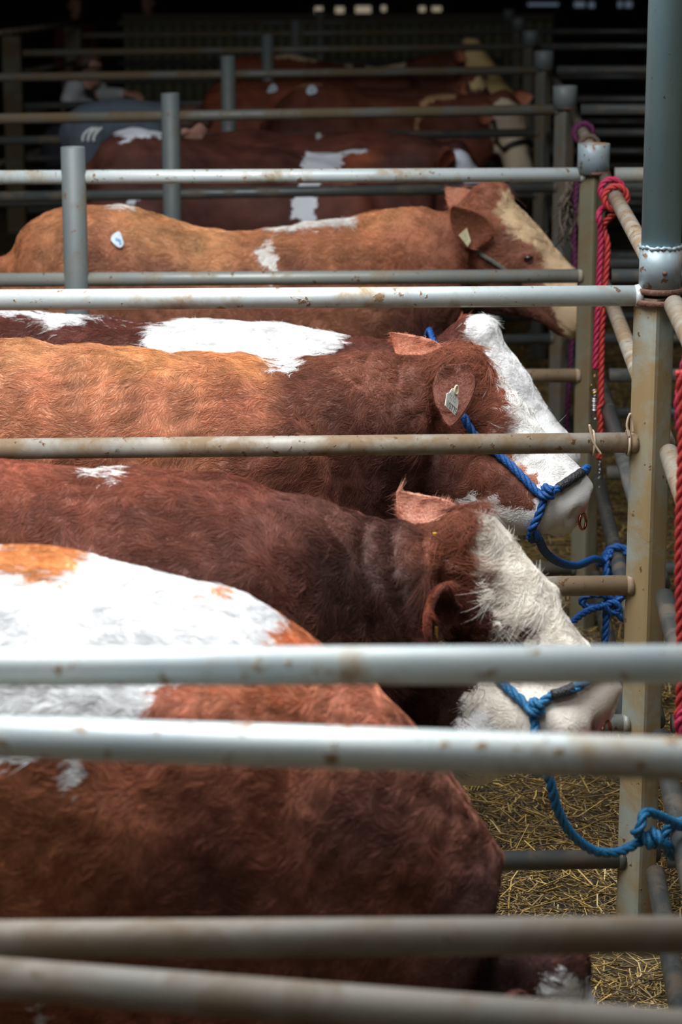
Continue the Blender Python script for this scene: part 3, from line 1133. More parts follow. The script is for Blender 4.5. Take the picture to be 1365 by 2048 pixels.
        d0[onh] = (a * .9 - u * .35 + np.sign(t_[onh])[:, None] * l * .45)
        isear = he > 0
        if cfg.get('ear_near'):
            d0[isear & (he < 3)] = at_y(*cfg['ear_near']['tip']) - at_y(*cfg['ear_near']['base'])
        if cfg.get('ear_far'):
            d0[isear & (he >= 3)] = at_y(*cfg['ear_far']['tip']) - at_y(*cfg['ear_far']['base'])
        d0 /= np.linalg.norm(d0, axis=1)[:, None]
        f = d0 - nn * (d0 * nn).sum(1)[:, None]
        f /= np.linalg.norm(f, axis=1)[:, None] + 1e-9
        g = np.cross(nn, f)
        swirl = VNoise(3.0, 10, 31 + cfg['seed'])(root) * .45 + VNoise(10, 10, 32 + cfg['seed'])(root) * .40 + rng.normal(0, .16, nh)
        curly = np.where(onh & (s_ < .62), 1.0, 0.0)
        for px0, px1, amt in cfg.get('curl', []):
            x0, x1 = at_y(px0, 1000, Yc)[0], at_y(px1, 1000, Yc)[0]
            curly = np.maximum(curly, amt * np.clip((root[:, 0] - x0) / .25, 0, 1) * (root[:, 0] < x1 + .3))
        swirl = swirl * (1 + .25 * curly) + curly * .30 * VNoise(20, 10, 36)(root)
        swirl[isear] *= .25
        f2 = f * np.cos(swirl)[:, None] + g * np.sin(swirl)[:, None]
        g2 = np.cross(nn, f2)
        ln = cfg.get('len', .026) * np.exp(rng.normal(0, .25, nh))
        ln *= 1 + curly * cfg.get('curl_len', .5)
        ln[onh & (s_ < .62)] *= cfg.get('headlen', .62)
        ln[onh & (s_ > .62)] *= .5
        ln[onh & (s_ > .85)] *= .5
        ln[isear] *= .55
        tuftz = onh & (s_ > -.25) & (s_ < .14) & (np.abs(t_) < .11) & (d_ < .14) & ~iswhite & ~isear
        wave_k = np.where(tuftz, 2.2, 1.0)
        ln[tuftz] *= cfg.get('polltuft', 1.0)
        for poly in cfg.get('dark', []):
            ln[poly_sdf(proj(root)[0], poly) > -4] *= .35
        ln[onh & (d_ > .28) & (s_ > -.1) & (s_ < .8)] *= 1.9
        ln *= 1 + .8 * np.clip(topf[:, 0], 0, 1) * cfg.get('fuzz', .2) * (~onh)
        lift = np.clip(.17 + .09 * tuft + .07 * rng.normal(size=nh), .03, .6) * (1 + .5 * curly)
        bend = (VNoise(18, 10, 41)(root) * .5 + rng.normal(0, .2, nh)) * (1 + 1.6 * curly)
        K = 5
        tt = np.linspace(0, 1, K)
        Pc = np.zeros((nh, K, 3))
        drop = lift * .85 + np.where(onh, .42, .08)
        wave = curly * (.10 + .10 * rng.random(nh)) * wave_k
        ph = VNoise(14, 8, 51)(root) * 2 + rng.normal(0, .5, nh)
        for i, q_ in enumerate(tt):
            side = bend * q_ * q_ + wave * (np.sin(5.2 * q_ + ph) - np.sin(ph)) * 1.2
            Pc[:, i] = root + ln[:, None] * (f2 * q_ + g2 * side[:, None] + nn * (lift * q_ - drop * q_ * q_ * .8 + .03)[:, None])
        rad = cfg.get('rad', .00042) * np.array([1, .95, .8, .55, .15])
        hair_curves('hair', o, Pc - org, rad, col)
    return info


def hit(key, px, py, off=0.0):
    """point on a bull's hide seen at that place of the photograph, lifted by off"""
    b = BULLS[key]
    d = ray(px, py)
    h = b['bvh'].ray_cast(Vector((0, 0, EYE_Z)), Vector(d))
    if h[0] is None:
        p = at_y(px, py, b['Yc'] - .1)
        return p, np.array([0, -1.0, 0])
    n = np.array(h[1])
    if n @ d > 0: n = -n
    return np.array(h[0]) + n * off, n


BC = {}
BC['front'] = dict(seed=10, Y=4.1, withers=400, w=1.0, label='big blurred red and white bull nearest the viewer, its head lowered behind the gate',
    top=[(-860, 1240), (-790, 1150), (-700, 1105), (-500, 1075), (-250, 1085), (0, 1105), (100, 1122), (180, 1140), (300, 1158), (400, 1180), (500, 1213), (560, 1246), (640, 1287),
         (720, 1345), (800, 1425), (880, 1520), (950, 1615), (1010, 1705), (1045, 1790), (1065, 1860), (1100, 1935)],
    poll=(1135, 1950, 4.1), nose=(1330, 2450, 4.05), roll=15, hs=1.0, brisket=.55,
    ear_near=dict(base=(1055, 2020, 4.0), tip=(985, 2120, 3.86), open=(.6, -.6, -.3)), ear_far=dict(base=(1120, 1940, 4.2), tip=(1180, 1930, 4.36), open=(.7, -.5, .2)),
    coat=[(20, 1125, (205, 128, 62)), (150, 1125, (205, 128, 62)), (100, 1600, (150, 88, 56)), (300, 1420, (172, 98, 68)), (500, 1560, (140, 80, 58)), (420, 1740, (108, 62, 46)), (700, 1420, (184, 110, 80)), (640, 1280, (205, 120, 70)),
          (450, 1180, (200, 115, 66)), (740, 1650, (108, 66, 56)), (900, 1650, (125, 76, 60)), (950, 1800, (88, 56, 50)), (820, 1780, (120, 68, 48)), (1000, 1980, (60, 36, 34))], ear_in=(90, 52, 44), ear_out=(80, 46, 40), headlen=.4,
    white=[[(-1200, 900), (-300, 1070), (-150, 1128), (0, 1144), (105, 1171), (170, 1141), (182, 1050), (400, 1050), (404, 1172), (430, 1192), (468, 1197), (482, 1150), (620, 1230), (560, 1262), (551, 1296), (470, 1340), (319, 1379), (281, 1432), (200, 1490), (-20, 1535), (-700, 1600)],
           [(148, 1510), (172, 1510), (152, 1578), (125, 1584)], [(72, 2020), (88, 2020), (100, 2090), (85, 2100)],
           [(1085, 1965), (1130, 1935), (1185, 1975), (1230, 2060), (1400, 2400), (1300, 2500), (1120, 2100)]],
    hair=110000, rad=.00055, len=.015, wcol=(222, 222, 222))
BC['dark'] = dict(seed=20, polltuft=1.7, tone=np.array([.80, .80, .70]), Y=5.0, withers=480, label='dark brown white-faced bull with curled ear, second nearest, in a teal halter',
    top=[(-690, 1080), (-640, 990), (-560, 940), (-400, 922), (-150, 928), (0, 937), (150, 942), (300, 955), (450, 975), (560, 983), (620, 992), (680, 1010), (740, 1032), (800, 1052), (870, 1056), (940, 1040)],
    poll=(958, 1070, 4.98), nose=(1220, 1392, 4.84), roll=28, brisket=.60, voxel=.012,
    ear_near=dict(base=(925, 1190, 4.86), tip=(868, 1300, 4.74), open=(.75, -.55, -.25), w=.066), ear_far=dict(base=(905, 1065, 5.12), tip=(795, 985, 5.22), open=(.35, -.85, .25), w=.066),
    folds=[(680, 900, .06, .020)], jowl=[[(940, 1430, 4.99, .12), (1010, 1440, 4.95, .125), (1070, 1440, 4.92, .105), (1130, 1445, 4.88, .085)], [(920, 1400, 5.0, .12), (945, 1500, 5.0, .085)]],
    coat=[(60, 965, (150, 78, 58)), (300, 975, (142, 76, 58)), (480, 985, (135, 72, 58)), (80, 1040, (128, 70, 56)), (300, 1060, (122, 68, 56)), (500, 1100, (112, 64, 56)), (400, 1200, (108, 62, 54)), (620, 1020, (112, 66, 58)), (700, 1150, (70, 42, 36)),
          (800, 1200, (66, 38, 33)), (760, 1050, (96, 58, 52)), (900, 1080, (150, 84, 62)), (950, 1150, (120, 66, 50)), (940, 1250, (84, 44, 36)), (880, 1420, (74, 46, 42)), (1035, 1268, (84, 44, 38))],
    white=[[(170, 944), (205, 938), (245, 948), (212, 957), (182, 953)],
           [(947, 1036), (936, 1081), (930, 1125), (958, 1165), (970, 1209), (986, 1253), (978, 1290), (960, 1340), (943, 1370), (932, 1400), (919, 1451), (900, 1490), (905, 1700), (1400, 1700), (1400, 1200), (1000, 980)]],
    dark=[[(1000, 1300), (1004, 1268), (1022, 1246), (1056, 1246), (1072, 1266), (1068, 1300), (1040, 1310)]],
    wface=(236, 229, 216), ear_in=(196, 138, 116), ear_in_near=(80, 44, 36), ear_out=(112, 58, 40), hair=190000, len=.019, rad=.00040, curl=[(450, 900, .5)], curl_len=.5)
BC['brown'] = dict(seed=30, polltuft=2.0, Y=6.33, withers=560, label='light brown bull with white face, blue halter and a numbered ear tag',
    top=[(-440, 830), (-410, 745), (-350, 700), (-200, 676), (0, 686), (150, 692), (300, 703), (450, 711), (560, 727), (600, 728), (640, 712), (690, 700), (740, 702), (800, 712), (870, 720), (935, 712)],
    poll=(940, 730, 6.33), nose=(1178, 980, 6.22), roll=22, brisket=.62, voxel=.012,
    ear_near=dict(base=(912, 728, 6.20), tip=(902, 852, 6.06), open=(-.25, -.95, .1), w=.056, cup=.2), ear_far=dict(base=(880, 735, 6.44), tip=(783, 668, 6.52), open=(.3, -.9, .2), w=.058),
    folds=[(640, 880, .11, .006)], jowl=[[(915, 950, 6.33, .12), (965, 972, 6.30, .125), (1020, 995, 6.26, .105), (1075, 1010, 6.23, .085)]],
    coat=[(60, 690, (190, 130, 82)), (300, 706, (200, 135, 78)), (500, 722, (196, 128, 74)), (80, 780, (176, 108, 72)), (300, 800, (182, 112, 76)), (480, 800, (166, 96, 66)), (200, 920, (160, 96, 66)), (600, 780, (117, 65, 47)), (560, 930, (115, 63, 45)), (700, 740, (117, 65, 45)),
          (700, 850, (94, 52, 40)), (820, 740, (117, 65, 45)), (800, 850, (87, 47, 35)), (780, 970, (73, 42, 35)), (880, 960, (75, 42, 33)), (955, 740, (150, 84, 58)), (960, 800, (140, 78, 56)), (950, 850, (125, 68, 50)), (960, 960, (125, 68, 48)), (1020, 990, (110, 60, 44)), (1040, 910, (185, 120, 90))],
    white=[[(520, 690), (610, 690), (606, 727), (578, 750), (540, 732)],
           [(965, 690), (980, 714), (986, 746), (1006, 779), (1016, 795), (1006, 833), (1009, 865), (1030, 904), (1031, 930), (1057, 937), (1070, 944), (1078, 962), (1072, 991), (1062, 1018), (1045, 1024), (1006, 1011), (992, 986), (973, 998), (935, 990), (912, 1004), (890, 1043), (900, 1150), (1400, 1150), (1300, 850), (1080, 640)]],
    ear_in=(104, 60, 46), ear_out=(118, 66, 48), wface=(234, 231, 226), nosecol=(222, 160, 164), hair=210000, len=.016, rad=.00036, curl=[(600, 900, .4)], fuzz=.3)
BC['brown'].update(ear_in=(190, 124, 98), ear_in_near=(104, 60, 46))
BC['whiteback'] = dict(seed=40, Y=7.33, withers=610, w=.92, label='dark brown bull with a long white back, behind the light brown bull',
    top=[(-240, 760), (-215, 680), (-160, 640), (-90, 622), (0, 627), (140, 629), (250, 640), (400, 644), (540, 653), (640, 662), (700, 672), (760, 680), (850, 686), (900, 676), (960, 648)],
    poll=(975, 668, 7.33), nose=(1160, 915, 7.24), roll=14, brisket=.62,
    ear_near=dict(base=(935, 715, 7.20), tip=(890, 760, 7.06), open=(.4, -.9, -.1)), ear_far=dict(base=(950, 668, 7.45), tip=(925, 672, 7.62), open=(.5, -.8, .1)),
    coat=[(60, 650, (92, 48, 38)), (250, 665, (96, 50, 38)), (800, 700, (100, 52, 38)), (900, 690, (96, 50, 38))],
    white=[[(302, 656), (340, 640), (345, 560), (690, 560), (706, 666), (677, 697), (640, 720), (300, 760), (290, 705)],
           [(-300, 500), (-300, 640), (-50, 628), (60, 634), (96, 643), (93, 661), (140, 655), (170, 651), (176, 640), (250, 641), (340, 638), (350, 560)],
           [(560, 700), (640, 690), (660, 800), (560, 800)],
           [(942, 600), (936, 665), (948, 690), (956, 722), (960, 1100), (1350, 1100), (1100, 600)]],
    hair=110000, len=.018, rad=.00042, fuzz=.6, curl_len=.2)
BC['golden'] = dict(seed=50, tone=np.array([1.0, 1.08, 1.16]), Y=9.2, withers=740, label='golden brown bull with a round lot label on its rump and a yellow ear tag',
    top=[(6, 560), (14, 505), (40, 462), (75, 428), (110, 412), (180, 412), (250, 420), (320, 436), (380, 450), (430, 458), (520, 461), (620, 456), (690, 449), (720, 441), (760, 421), (800, 407), (840, 403), (870, 410), (910, 420), (960, 405)],
    poll=(1000, 394, 9.2), nose=(1200, 592, 9.12), roll=12, brisket=.62, voxel=.014,
    ear_near=dict(base=(972, 488, 9.07), tip=(904, 414, 8.95), open=(-.1, -.95, -.1), w=.07, cup=.22), ear_far=dict(base=(948, 420, 9.3), tip=(893, 376, 9.42), open=(.2, -.9, .1), w=.062, cup=.3),
    coat=[(40, 500, (172, 102, 56)), (110, 430, (196, 124, 72)), (300, 450, (208, 140, 84)), (200, 520, (164, 96, 62)), (430, 470, (212, 146, 88)), (500, 500, (186, 116, 70)), (600, 560, (156, 90, 60)), (650, 490, (180, 110, 68)), (760, 430, (206, 132, 78)), (800, 490, (176, 102, 64)),
          (300, 560, (150, 86, 58)), (850, 560, (150, 86, 56)), (920, 500, (150, 84, 54)), (985, 420, (180, 104, 68)), (985, 395, (150, 84, 56)), (1015, 480, (128, 74, 52)), (1040, 520, (160, 98, 70)), (850, 650, (96, 56, 44)), (500, 660, (140, 80, 56)), (1000, 640, (110, 70, 56))],
    white=[[(509, 502), (533, 484), (545, 476), (553, 492), (555, 514), (552, 534), (555, 568), (542, 570), (538, 537), (517, 528)],
           [(515, 445), (720, 420), (722, 443), (690, 452), (600, 458), (550, 462)], [(222, 400), (285, 405), (284, 418), (262, 420), (222, 415)],
           [(1000, 380), (1005, 397), (988, 417), (1003, 438), (1011, 456), (1024, 468), (1044, 479), (1065, 486), (1085, 506), (1090, 530), (1085, 560), (1140, 700), (1300, 700), (1250, 400)],
           [(1020, 640), (1060, 650), (1050, 690), (1010, 690)]],
    wcol=(236, 232, 226), wface=(214, 186, 150), lid=(170, 105, 95), ear_in=(172, 112, 88), ear_out=(160, 92, 60), nosecol=(180, 140, 130), hair=110000, len=.018, rad=.0005, curl=[(560, 960, .8)], curl_len=.5)
BC['band'] = dict(seed=60, Y=12.1, withers=690, voxel=.017, label='dark brown bull with a white stripe down its girth, behind the golden bull',
    top=[(176, 370), (182, 325), (205, 285), (260, 260), (330, 262), (400, 282), (500, 296), (600, 304), (700, 300), (780, 293), (840, 288), (890, 296), (925, 306)],
    poll=(925, 322, 12.1), nose=(1090, 475, 12.02), roll=14, brisket=.62,
    ear_near=dict(base=(905, 335, 11.98), tip=(885, 310, 11.84), open=(.3, -.9, 0)), ear_far=dict(base=(925, 305, 12.2), tip=(905, 298, 12.34), open=(.3, -.9, .1)),
    coat=[(300, 330, (92, 50, 40)), (600, 350, (84, 46, 38)), (800, 340, (80, 44, 36)), (700, 304, (150, 75, 45))],
    white=[[(609, 308), (620, 290), (690, 290), (684, 325), (672, 340), (638, 378), (625, 450), (604, 452), (596, 432), (583, 440), (588, 385), (604, 335)], [(690, 295), (735, 290), (735, 304), (690, 310)],
           [(222, 250), (262, 240), (325, 240), (325, 276), (290, 272), (240, 287), (252, 275), (226, 268)], [(262, 391), (288, 389), (275, 412), (256, 416)],
           [(905, 320), (915, 290), (960, 290), (1000, 320), (1140, 450), (1100, 600), (960, 520), (935, 380)]],
    wcol=(225, 228, 235), wface=(200, 206, 218), ear_in=(150, 80, 62))
BC['d2'] = dict(seed=70, Y=13.22, withers=740, voxel=.02, label='plain dark brown bull just behind the bull with the girth stripe',
    top=[(290, 340), (300, 300), (345, 272), (430, 269), (520, 265), (640, 272), (740, 264), (800, 267), (860, 276), (930, 290)],
    poll=(925, 300, 13.2), nose=(1035, 440, 13.1), roll=10,
    ear_near=dict(base=(905, 312, 13.08), tip=(885, 325, 12.95), open=(.3, -.9, 0)), ear_far=dict(base=(915, 290, 13.3), tip=(900, 280, 13.42), open=(.3, -.9, 0)),
    coat=[(400, 280, (104, 56, 42)), (700, 280, (110, 58, 44)), (900, 300, (70, 38, 32))],
    white=[[(632, 268), (645, 268), (640, 278), (633, 280)], [(925, 275), (950, 270), (945, 279)]])
BC['e1'] = dict(seed=80, Y=15.3, withers=810, voxel=.02, label='red bull with round lot label, pale face turned to the viewer and black halter',
    top=[(528, 270), (538, 225), (570, 187), (620, 165), (680, 172), (740, 188), (800, 200), (850, 196), (900, 188), (960, 182), (1000, 186)],
    poll=(1008, 205, 15.25), nose=(1042, 345, 15.02), roll=25, hs=.95,
    ear_near=dict(base=(985, 225, 15.12), tip=(955, 236, 15.0), open=(.6, -.7, 0)), ear_far=dict(base=(1030, 205, 15.32), tip=(1066, 192, 15.4), open=(.1, -1, .1)),
    coat=[(620, 190, (112, 58, 36)), (750, 205, (122, 66, 40)), (900, 200, (110, 56, 36)), (580, 230, (100, 52, 34))],
    white=[[(836, 218), (848, 196), (880, 180), (918, 180), (912, 196), (868, 201), (846, 218), (836, 262), (838, 285), (827, 288), (829, 250)], [(575, 172), (610, 158), (668, 158), (666, 170), (622, 169), (590, 180)],
           [(975, 235), (990, 208), (1005, 195), (1030, 205), (1090, 240), (1100, 380), (1000, 380), (985, 280)]],
    wcol=(190, 150, 110), wface=(206, 186, 160))
BC['e2'] = dict(seed=90, Y=16.3, withers=790, voxel=.02, label='red bull with round lot label, half hidden behind the other labelled bull',
    top=[(392, 260), (402, 200), (425, 168), (500, 161), (580, 161), (660, 169), (760, 178), (850, 171), (900, 165), (950, 152)],
    poll=(958, 168, 16.3), nose=(1050, 300, 16.2), roll=18,
    ear_near=dict(base=(938, 180, 16.2), tip=(915, 190, 16.06), open=(.3, -.9, 0)), ear_far=dict(base=(945, 160, 16.4), tip=(935, 150, 16.5), open=(.3, -.9, .1)),
    coat=[(450, 190, (128, 64, 36)), (600, 165, (130, 66, 38)), (850, 180, (96, 50, 34))],
    white=[[(938, 170), (958, 150), (1010, 150), (1040, 200), (1035, 215), (1000, 192), (978, 175), (948, 182)]], wface=(205, 180, 130))
BC['f'] = dict(seed=100, Y=18.0, withers=800, voxel=.022, label='farthest bull, red with thin white marks along its back and a cream head',
    top=[(432, 200), (442, 140), (470, 114), (550, 108), (620, 115), (700, 130), (760, 131), (820, 118), (880, 108), (945, 90)],
    poll=(955, 92, 18.0), nose=(1035, 200, 17.9), roll=15,
    ear_near=dict(base=(932, 105, 17.88), tip=(910, 112, 17.75), open=(.3, -.9, 0)), ear_far=dict(base=(945, 84, 18.1), tip=(930, 76, 18.2), open=(.3, -.9, .1)),
    coat=[(480, 125, (130, 66, 38)), (700, 140, (110, 56, 36)), (870, 120, (92, 48, 32))],
    white=[[(547, 100), (630, 108), (637, 124), (600, 120), (550, 115)], [(730, 125), (808, 110), (812, 135), (735, 143)], [(690, 122), (706, 124), (706, 136), (690, 136)],
           [(925, 70), (1000, 70), (1050, 130), (1060, 250), (960, 220), (930, 120)]], wcol=(210, 190, 150), wface=(206, 176, 120))
for k in BC:
    bull(k, BC[k])

# ------------------------------------------------------------------ halters, ropes, tags
def poly_plate(pts, th):
    """thin plate from 3-D outline points, thickened towards the viewer"""
    pts = np.asarray(pts, float)
    n = np.cross(pts[1] - pts[0], pts[2] - pts[0]); n /= np.linalg.norm(n)
    if n[1] > 0: n = -n
    k = len(pts)
    V = np.vstack([pts, pts + n * th])
    F = [list(range(k))[::-1], [k + i for i in range(k)]] + [[i, (i + 1) % k, k + (i + 1) % k, k + i] for i in range(k)]
    return V, F, n


def torus(c, axis, R, r, n=28, m=10, squash=1.0):
    a, b, d = frame_of(axis)
    t = np.linspace(0, 2 * math.pi, n, endpoint=False)
    P = np.asarray(c) + R * (np.cos(t)[:, None] * a + squash * np.sin(t)[:, None] * b)
    V, F = [], []
    for i in range(n):
        out = (P[i] - c) / (np.linalg.norm(P[i] - c) + 1e-9)
        for j in range(m):
            q = 2 * math.pi * j / m
            V.append(P[i] + r * (math.cos(q) * out + math.sin(q) * d))
    for i in range(n):
        for j in range(m):
            F.append([i * m + j, ((i + 1) % n) * m + j, ((i + 1) % n) * m + (j + 1) % m, i * m + (j + 1) % m])
    return np.array(V), F


def far_side(key, s, d):
    b = BULLS[key]
    h = b['bvh'].ray_cast(Vector(b['H'](s, -.4, d)), Vector(b['l']))
    return np.array(h[0]) - b['l'] * .014 if h[0] is not None else b['H'](s, -.1, d)


def under_side(key, s, t):
    b = BULLS[key]
    h = b['bvh'].ray_cast(Vector(b['H'](s, t, .6)), Vector(b['u']))
    return np.array(h[0]) - b['u'] * .014 if h[0] is not None else b['H'](s, t, .2)


def sdt(key, p):
    b = BULLS[key]
    r = np.asarray(p) - b['P']
    return r @ b['a'] / b['Lh'], r @ b['l'] / b['hs'], -(r @ b['u']) / b['hs']


def push(key, P, r):
    """lay a rope on the hide: keep every point a rope's thickness clear of it"""
    P = resample(catmull(P, 10), r * .6)
    bv = BULLS[key]['bvh']
    for _ in range(2):
        for i in range(len(P)):
            loc, n, ix, dist = bv.find_nearest(Vector(P[i]))
            v = Vector(P[i]) - loc
            sd = dist if v.dot(n) > 0 else -dist
            if sd < r * 1.18:
                P[i] = np.array(loc + n * (r * 1.18))
        P[1:-1] = .25 * P[:-2] + .5 * P[1:-1] + .25 * P[2:]
    for i in range(len(P)):
        loc, n, ix, dist = bv.find_nearest(Vector(P[i]))
        if (Vector(P[i]) - loc).dot(n) < r * 1.12: P[i] = np.array(loc + n * (r * 1.12))
    return P


def clear(P, ends, r):
    """keep a rope clear of the rail it is tied to"""
    P = resample(catmull(P, 10), r * .6)
    if isinstance(ends, list):
        for e in ends: P = clear(P, e, r)
        return P
    a, b = ends
    d = (b - a) / np.linalg.norm(b - a)
    for _ in range(2):
        w = P - a
        t = np.clip(w @ d, 0, np.linalg.norm(b - a))
        q = w - t[:, None] * d
        l = np.linalg.norm(q, axis=1)
        m = l < CR + r * 1.12
        P[m] += q[m] / (l[m][:, None] + 1e-9) * (CR + r * 1.12 - l[m])[:, None]
    return P


CR = RAIL * .98


def halter(key, cheek, band_near, drop, lead, r, mat, label, tape_pts=None, rails=None, group=None):
    C0 = [hit(key, x, y, r * 1.1)[0] for x, y in cheek]
    kn = C0[-1]
    root = empty('rope_halter', tuple(kn), label, 'halter', group)
    V, F = rope(push(key, C0, r), r, smooth_in=False); mk('cheek_strap', V, F, mat, root)
    B0 = [hit(key, x, y, r * 1.1)[0] for x, y in band_near]
    s0, _, d0 = sdt(key, B0[-1])
    D0 = [hit(key, x, y, r * 1.1)[0] for x, y in drop]
    s1, _, d1 = sdt(key, D0[-1])
    back = [far_side(key, s0 + (s1 - s0) * f, .02 + .15 * f) for f in (.05, .5, .95)]
    und = [under_side(key, s1, t) for t in (-.05, .0, .05)]
    V, F = rope(push(key, [kn] + B0 + back + und + D0[::-1] + [kn], r), r * .95, smooth_in=False); mk('noseband', V, F, mat, root)
    if tape_pts:
        Q = push(key, [hit(key, x, y, r * 1.1)[0] for x, y in tape_pts], r * 1.12)
        V, F = path_tube(Q, r * 1.12 + .0006 * np.sin(np.arange(len(Q)) * 2.1), 12); mk('tape_wrap', V, F, M['tape'], root)
    V, F = rope(push(key, coil(kn - np.array([0, r * .5, 0]), np.array([.5, -.1, .85]), r * 1.25, 1.6, pitch=r * 1.7), r), r, smooth_in=False); mk('halter_knot', V, F, mat, root)
    if lead is not None:
        V, F = rope(clear(push(key, [D0[-1]] + [at_y(*p) for p in lead[0]] + lead[1], r), rails, r), r, smooth_in=False); mk('lead_rope', V, F, mat, root)
    return root


# light brown bull
kx = on_side(2, 3, 7.40)
ax = side_rail[(2, 3)][1] - side_rail[(2, 3)][0]
R_ = CR + .0138
lk = kx + np.array([-.045, -.05, .0])
h = halter('brown', [(930, 830), (955, 872), (985, 903), (1030, 946), (1068, 983), (1087, 997)], [(1108, 984), (1132, 968), (1152, 955), (1165, 944)],
           [(1084, 1012), (1076, 1032), (1064, 1054)], ([(1078, 1078, 6.18), (1092, 1105, 6.35), (1120, 1125, 6.6), (1155, 1131, 6.9), (1190, 1118, 7.2)], [lk]), .0118, M['rope_blue'],
           'blue rope halter with black tape on the light brown bull, tied to the rail', tape_pts=[(1112, 982), (1130, 969), (1148, 957), (1157, 951)], rails=[side_rail[(2, i)] for i in range(5)], group='rope halters')
V, F = rope(clear(np.vstack([coil(kx - ax / np.linalg.norm(ax) * .03, ax, R_, 1.3, phase=2.2, pitch=.03), [lk + np.array([.01, -.02, .03])]]), [side_rail[(2, i)] for i in (2, 3, 4)], .0145), .0118, smooth_in=False)
mk('hitch', V, F, M['rope_blue'], h)
V, F = rope(clear(coil(lk + np.array([-.01, -.01, -.012]), np.array([.9, .1, .35]), .018, 2.2, pitch=.022), [side_rail[(2, i)] for i in (2, 3, 4)], .0145), .0118, smooth_in=False)
mk('hitch', V, F, M['rope_blue'], h)
pe = [lk + np.array([.02, 0, -.01]), at_y(1214, 1140, 7.3), at_y(1213, 1180, 7.3), at_y(1214, 1196, 7.28)]
V, F = rope(clear(pe, [side_rail[(2, i)] for i in (2, 3, 4)], .0145), .0118, smooth_in=False); mk('rope_end', V, F, M['rope_blue'], h)

# dark brown bull
k2 = on_side(1, 3, 4.98)
ax2 = side_rail[(1, 3)][1] - side_rail[(1, 3)][0]
lk2 = at_y(1282, 1683, 4.86)
h = halter('dark', [(930, 1300), (975, 1345), (1015, 1382), (1045, 1405), (1068, 1428)], [(1085, 1412), (1105, 1396), (1135, 1384), (1160, 1372)],
           [(1073, 1440), (1073, 1456), (1072, 1470)], ([(1082, 1510, 4.70), (1100, 1560, 4.70), (1116, 1620, 4.72), (1145, 1670, 4.75), (1190, 1702, 4.79), (1238, 1704, 4.82)], [lk2]), .0112, M['rope_teal'],
           'teal rope halter on the dark brown bull, its lead sagging to the rail', tape_pts=[(1108, 1395), (1130, 1386), (1150, 1376)], rails=[side_rail[(1, i)] for i in range(5)], group='rope halters')
V, F = rope(clear(np.vstack([[at_y(1270, 1668, 4.84)], [at_y(1282, 1655, 4.83)], [at_y(1300, 1625, 4.86)], coil(k2, ax2, CR + .0142, 1.2, phase=2.8, pitch=.035), [lk2 + np.array([.03, 0, -.006])]]), side_rail[(1, 3)], .0112), .0112, smooth_in=False)
mk('hitch', V, F, M['rope_teal'], h)
V, F = rope(coil(lk2 + np.array([0, -.012, .006]), np.array([1, .1, .2]), .014, 1.6, pitch=.024), .0112)
mk('hitch', V, F, M['rope_teal'], h)

# strap over the neck of the bull with the white back
P_ = [hit('whiteback', x, y, .006)[0] for x, y in ((868, 690), (875, 697), (879, 706))]
top_ = P_[0] + np.array([-.01, .10, .025])
root = empty('rope_halter', tuple(P_[1]), 'bright blue rope strap over the neck of the white backed bull', 'halter', 'rope halters')
V, F = rope(push('whiteback', [P_[0] + np.array([-.02, .26, -.05]), top_] + P_, .0125), .0095, smooth_in=False); mk('strap', V, F, M['rope_blue'], root)

# second blue rope on the same rail
k3 = on_side(2, 3, 6.86)
root = empty('tether_rope', tuple(k3), 'blue rope tied in a bow on the rail, below the other blue knot', 'rope')
V, F = rope(clear(np.vstack([coil(k3 + ax / np.linalg.norm(ax) * -.03, ax, R_, 1.6, phase=2.0, pitch=.034), [at_y(1222, 1208, 6.78)]]), [side_rail[(2, i)] for i in (2, 3, 4)], .0112), .0112, smooth_in=False); mk('hitch', V, F, M['rope_blue'], root)
V, F = rope(clear([at_y(1232, 1205, 6.78), at_y(1205, 1190, 6.74), at_y(1172, 1192, 6.74), at_y(1166, 1207, 6.74), at_y(1190, 1215, 6.74), at_y(1225, 1205, 6.75), at_y(1240, 1218, 6.76), at_y(1222, 1226, 6.75), at_y(1205, 1208, 6.73)], [side_rail[(2, i)] for i in (2, 3, 4)], .0112), .0112, smooth_in=False)
mk('bow', V, F, M['rope_blue'], root)
V, F = rope(clear([at_y(1212, 1210, 6.75), at_y(1213, 1240, 6.75), at_y(1210, 1290, 6.75), at_y(1209, 1330, 6.76)], [side_rail[(2, i)] for i in (2, 3, 4)], .0112), .0112, smooth_in=False); mk('rope_end', V, F, M['rope_blue'], root)
V, F = rope(clear([at_y(1205, 1212, 6.75), at_y(1172, 1224, 6.7), at_y(1140, 1250, 6.62), at_y(1100, 1300, 6.5), at_y(1080, 1380, 6.4)], [side_rail[(2, i)] for i in (2, 3, 4)], .0112), .0112, smooth_in=False); mk('lead_rope', V, F, M['rope_blue'], root)

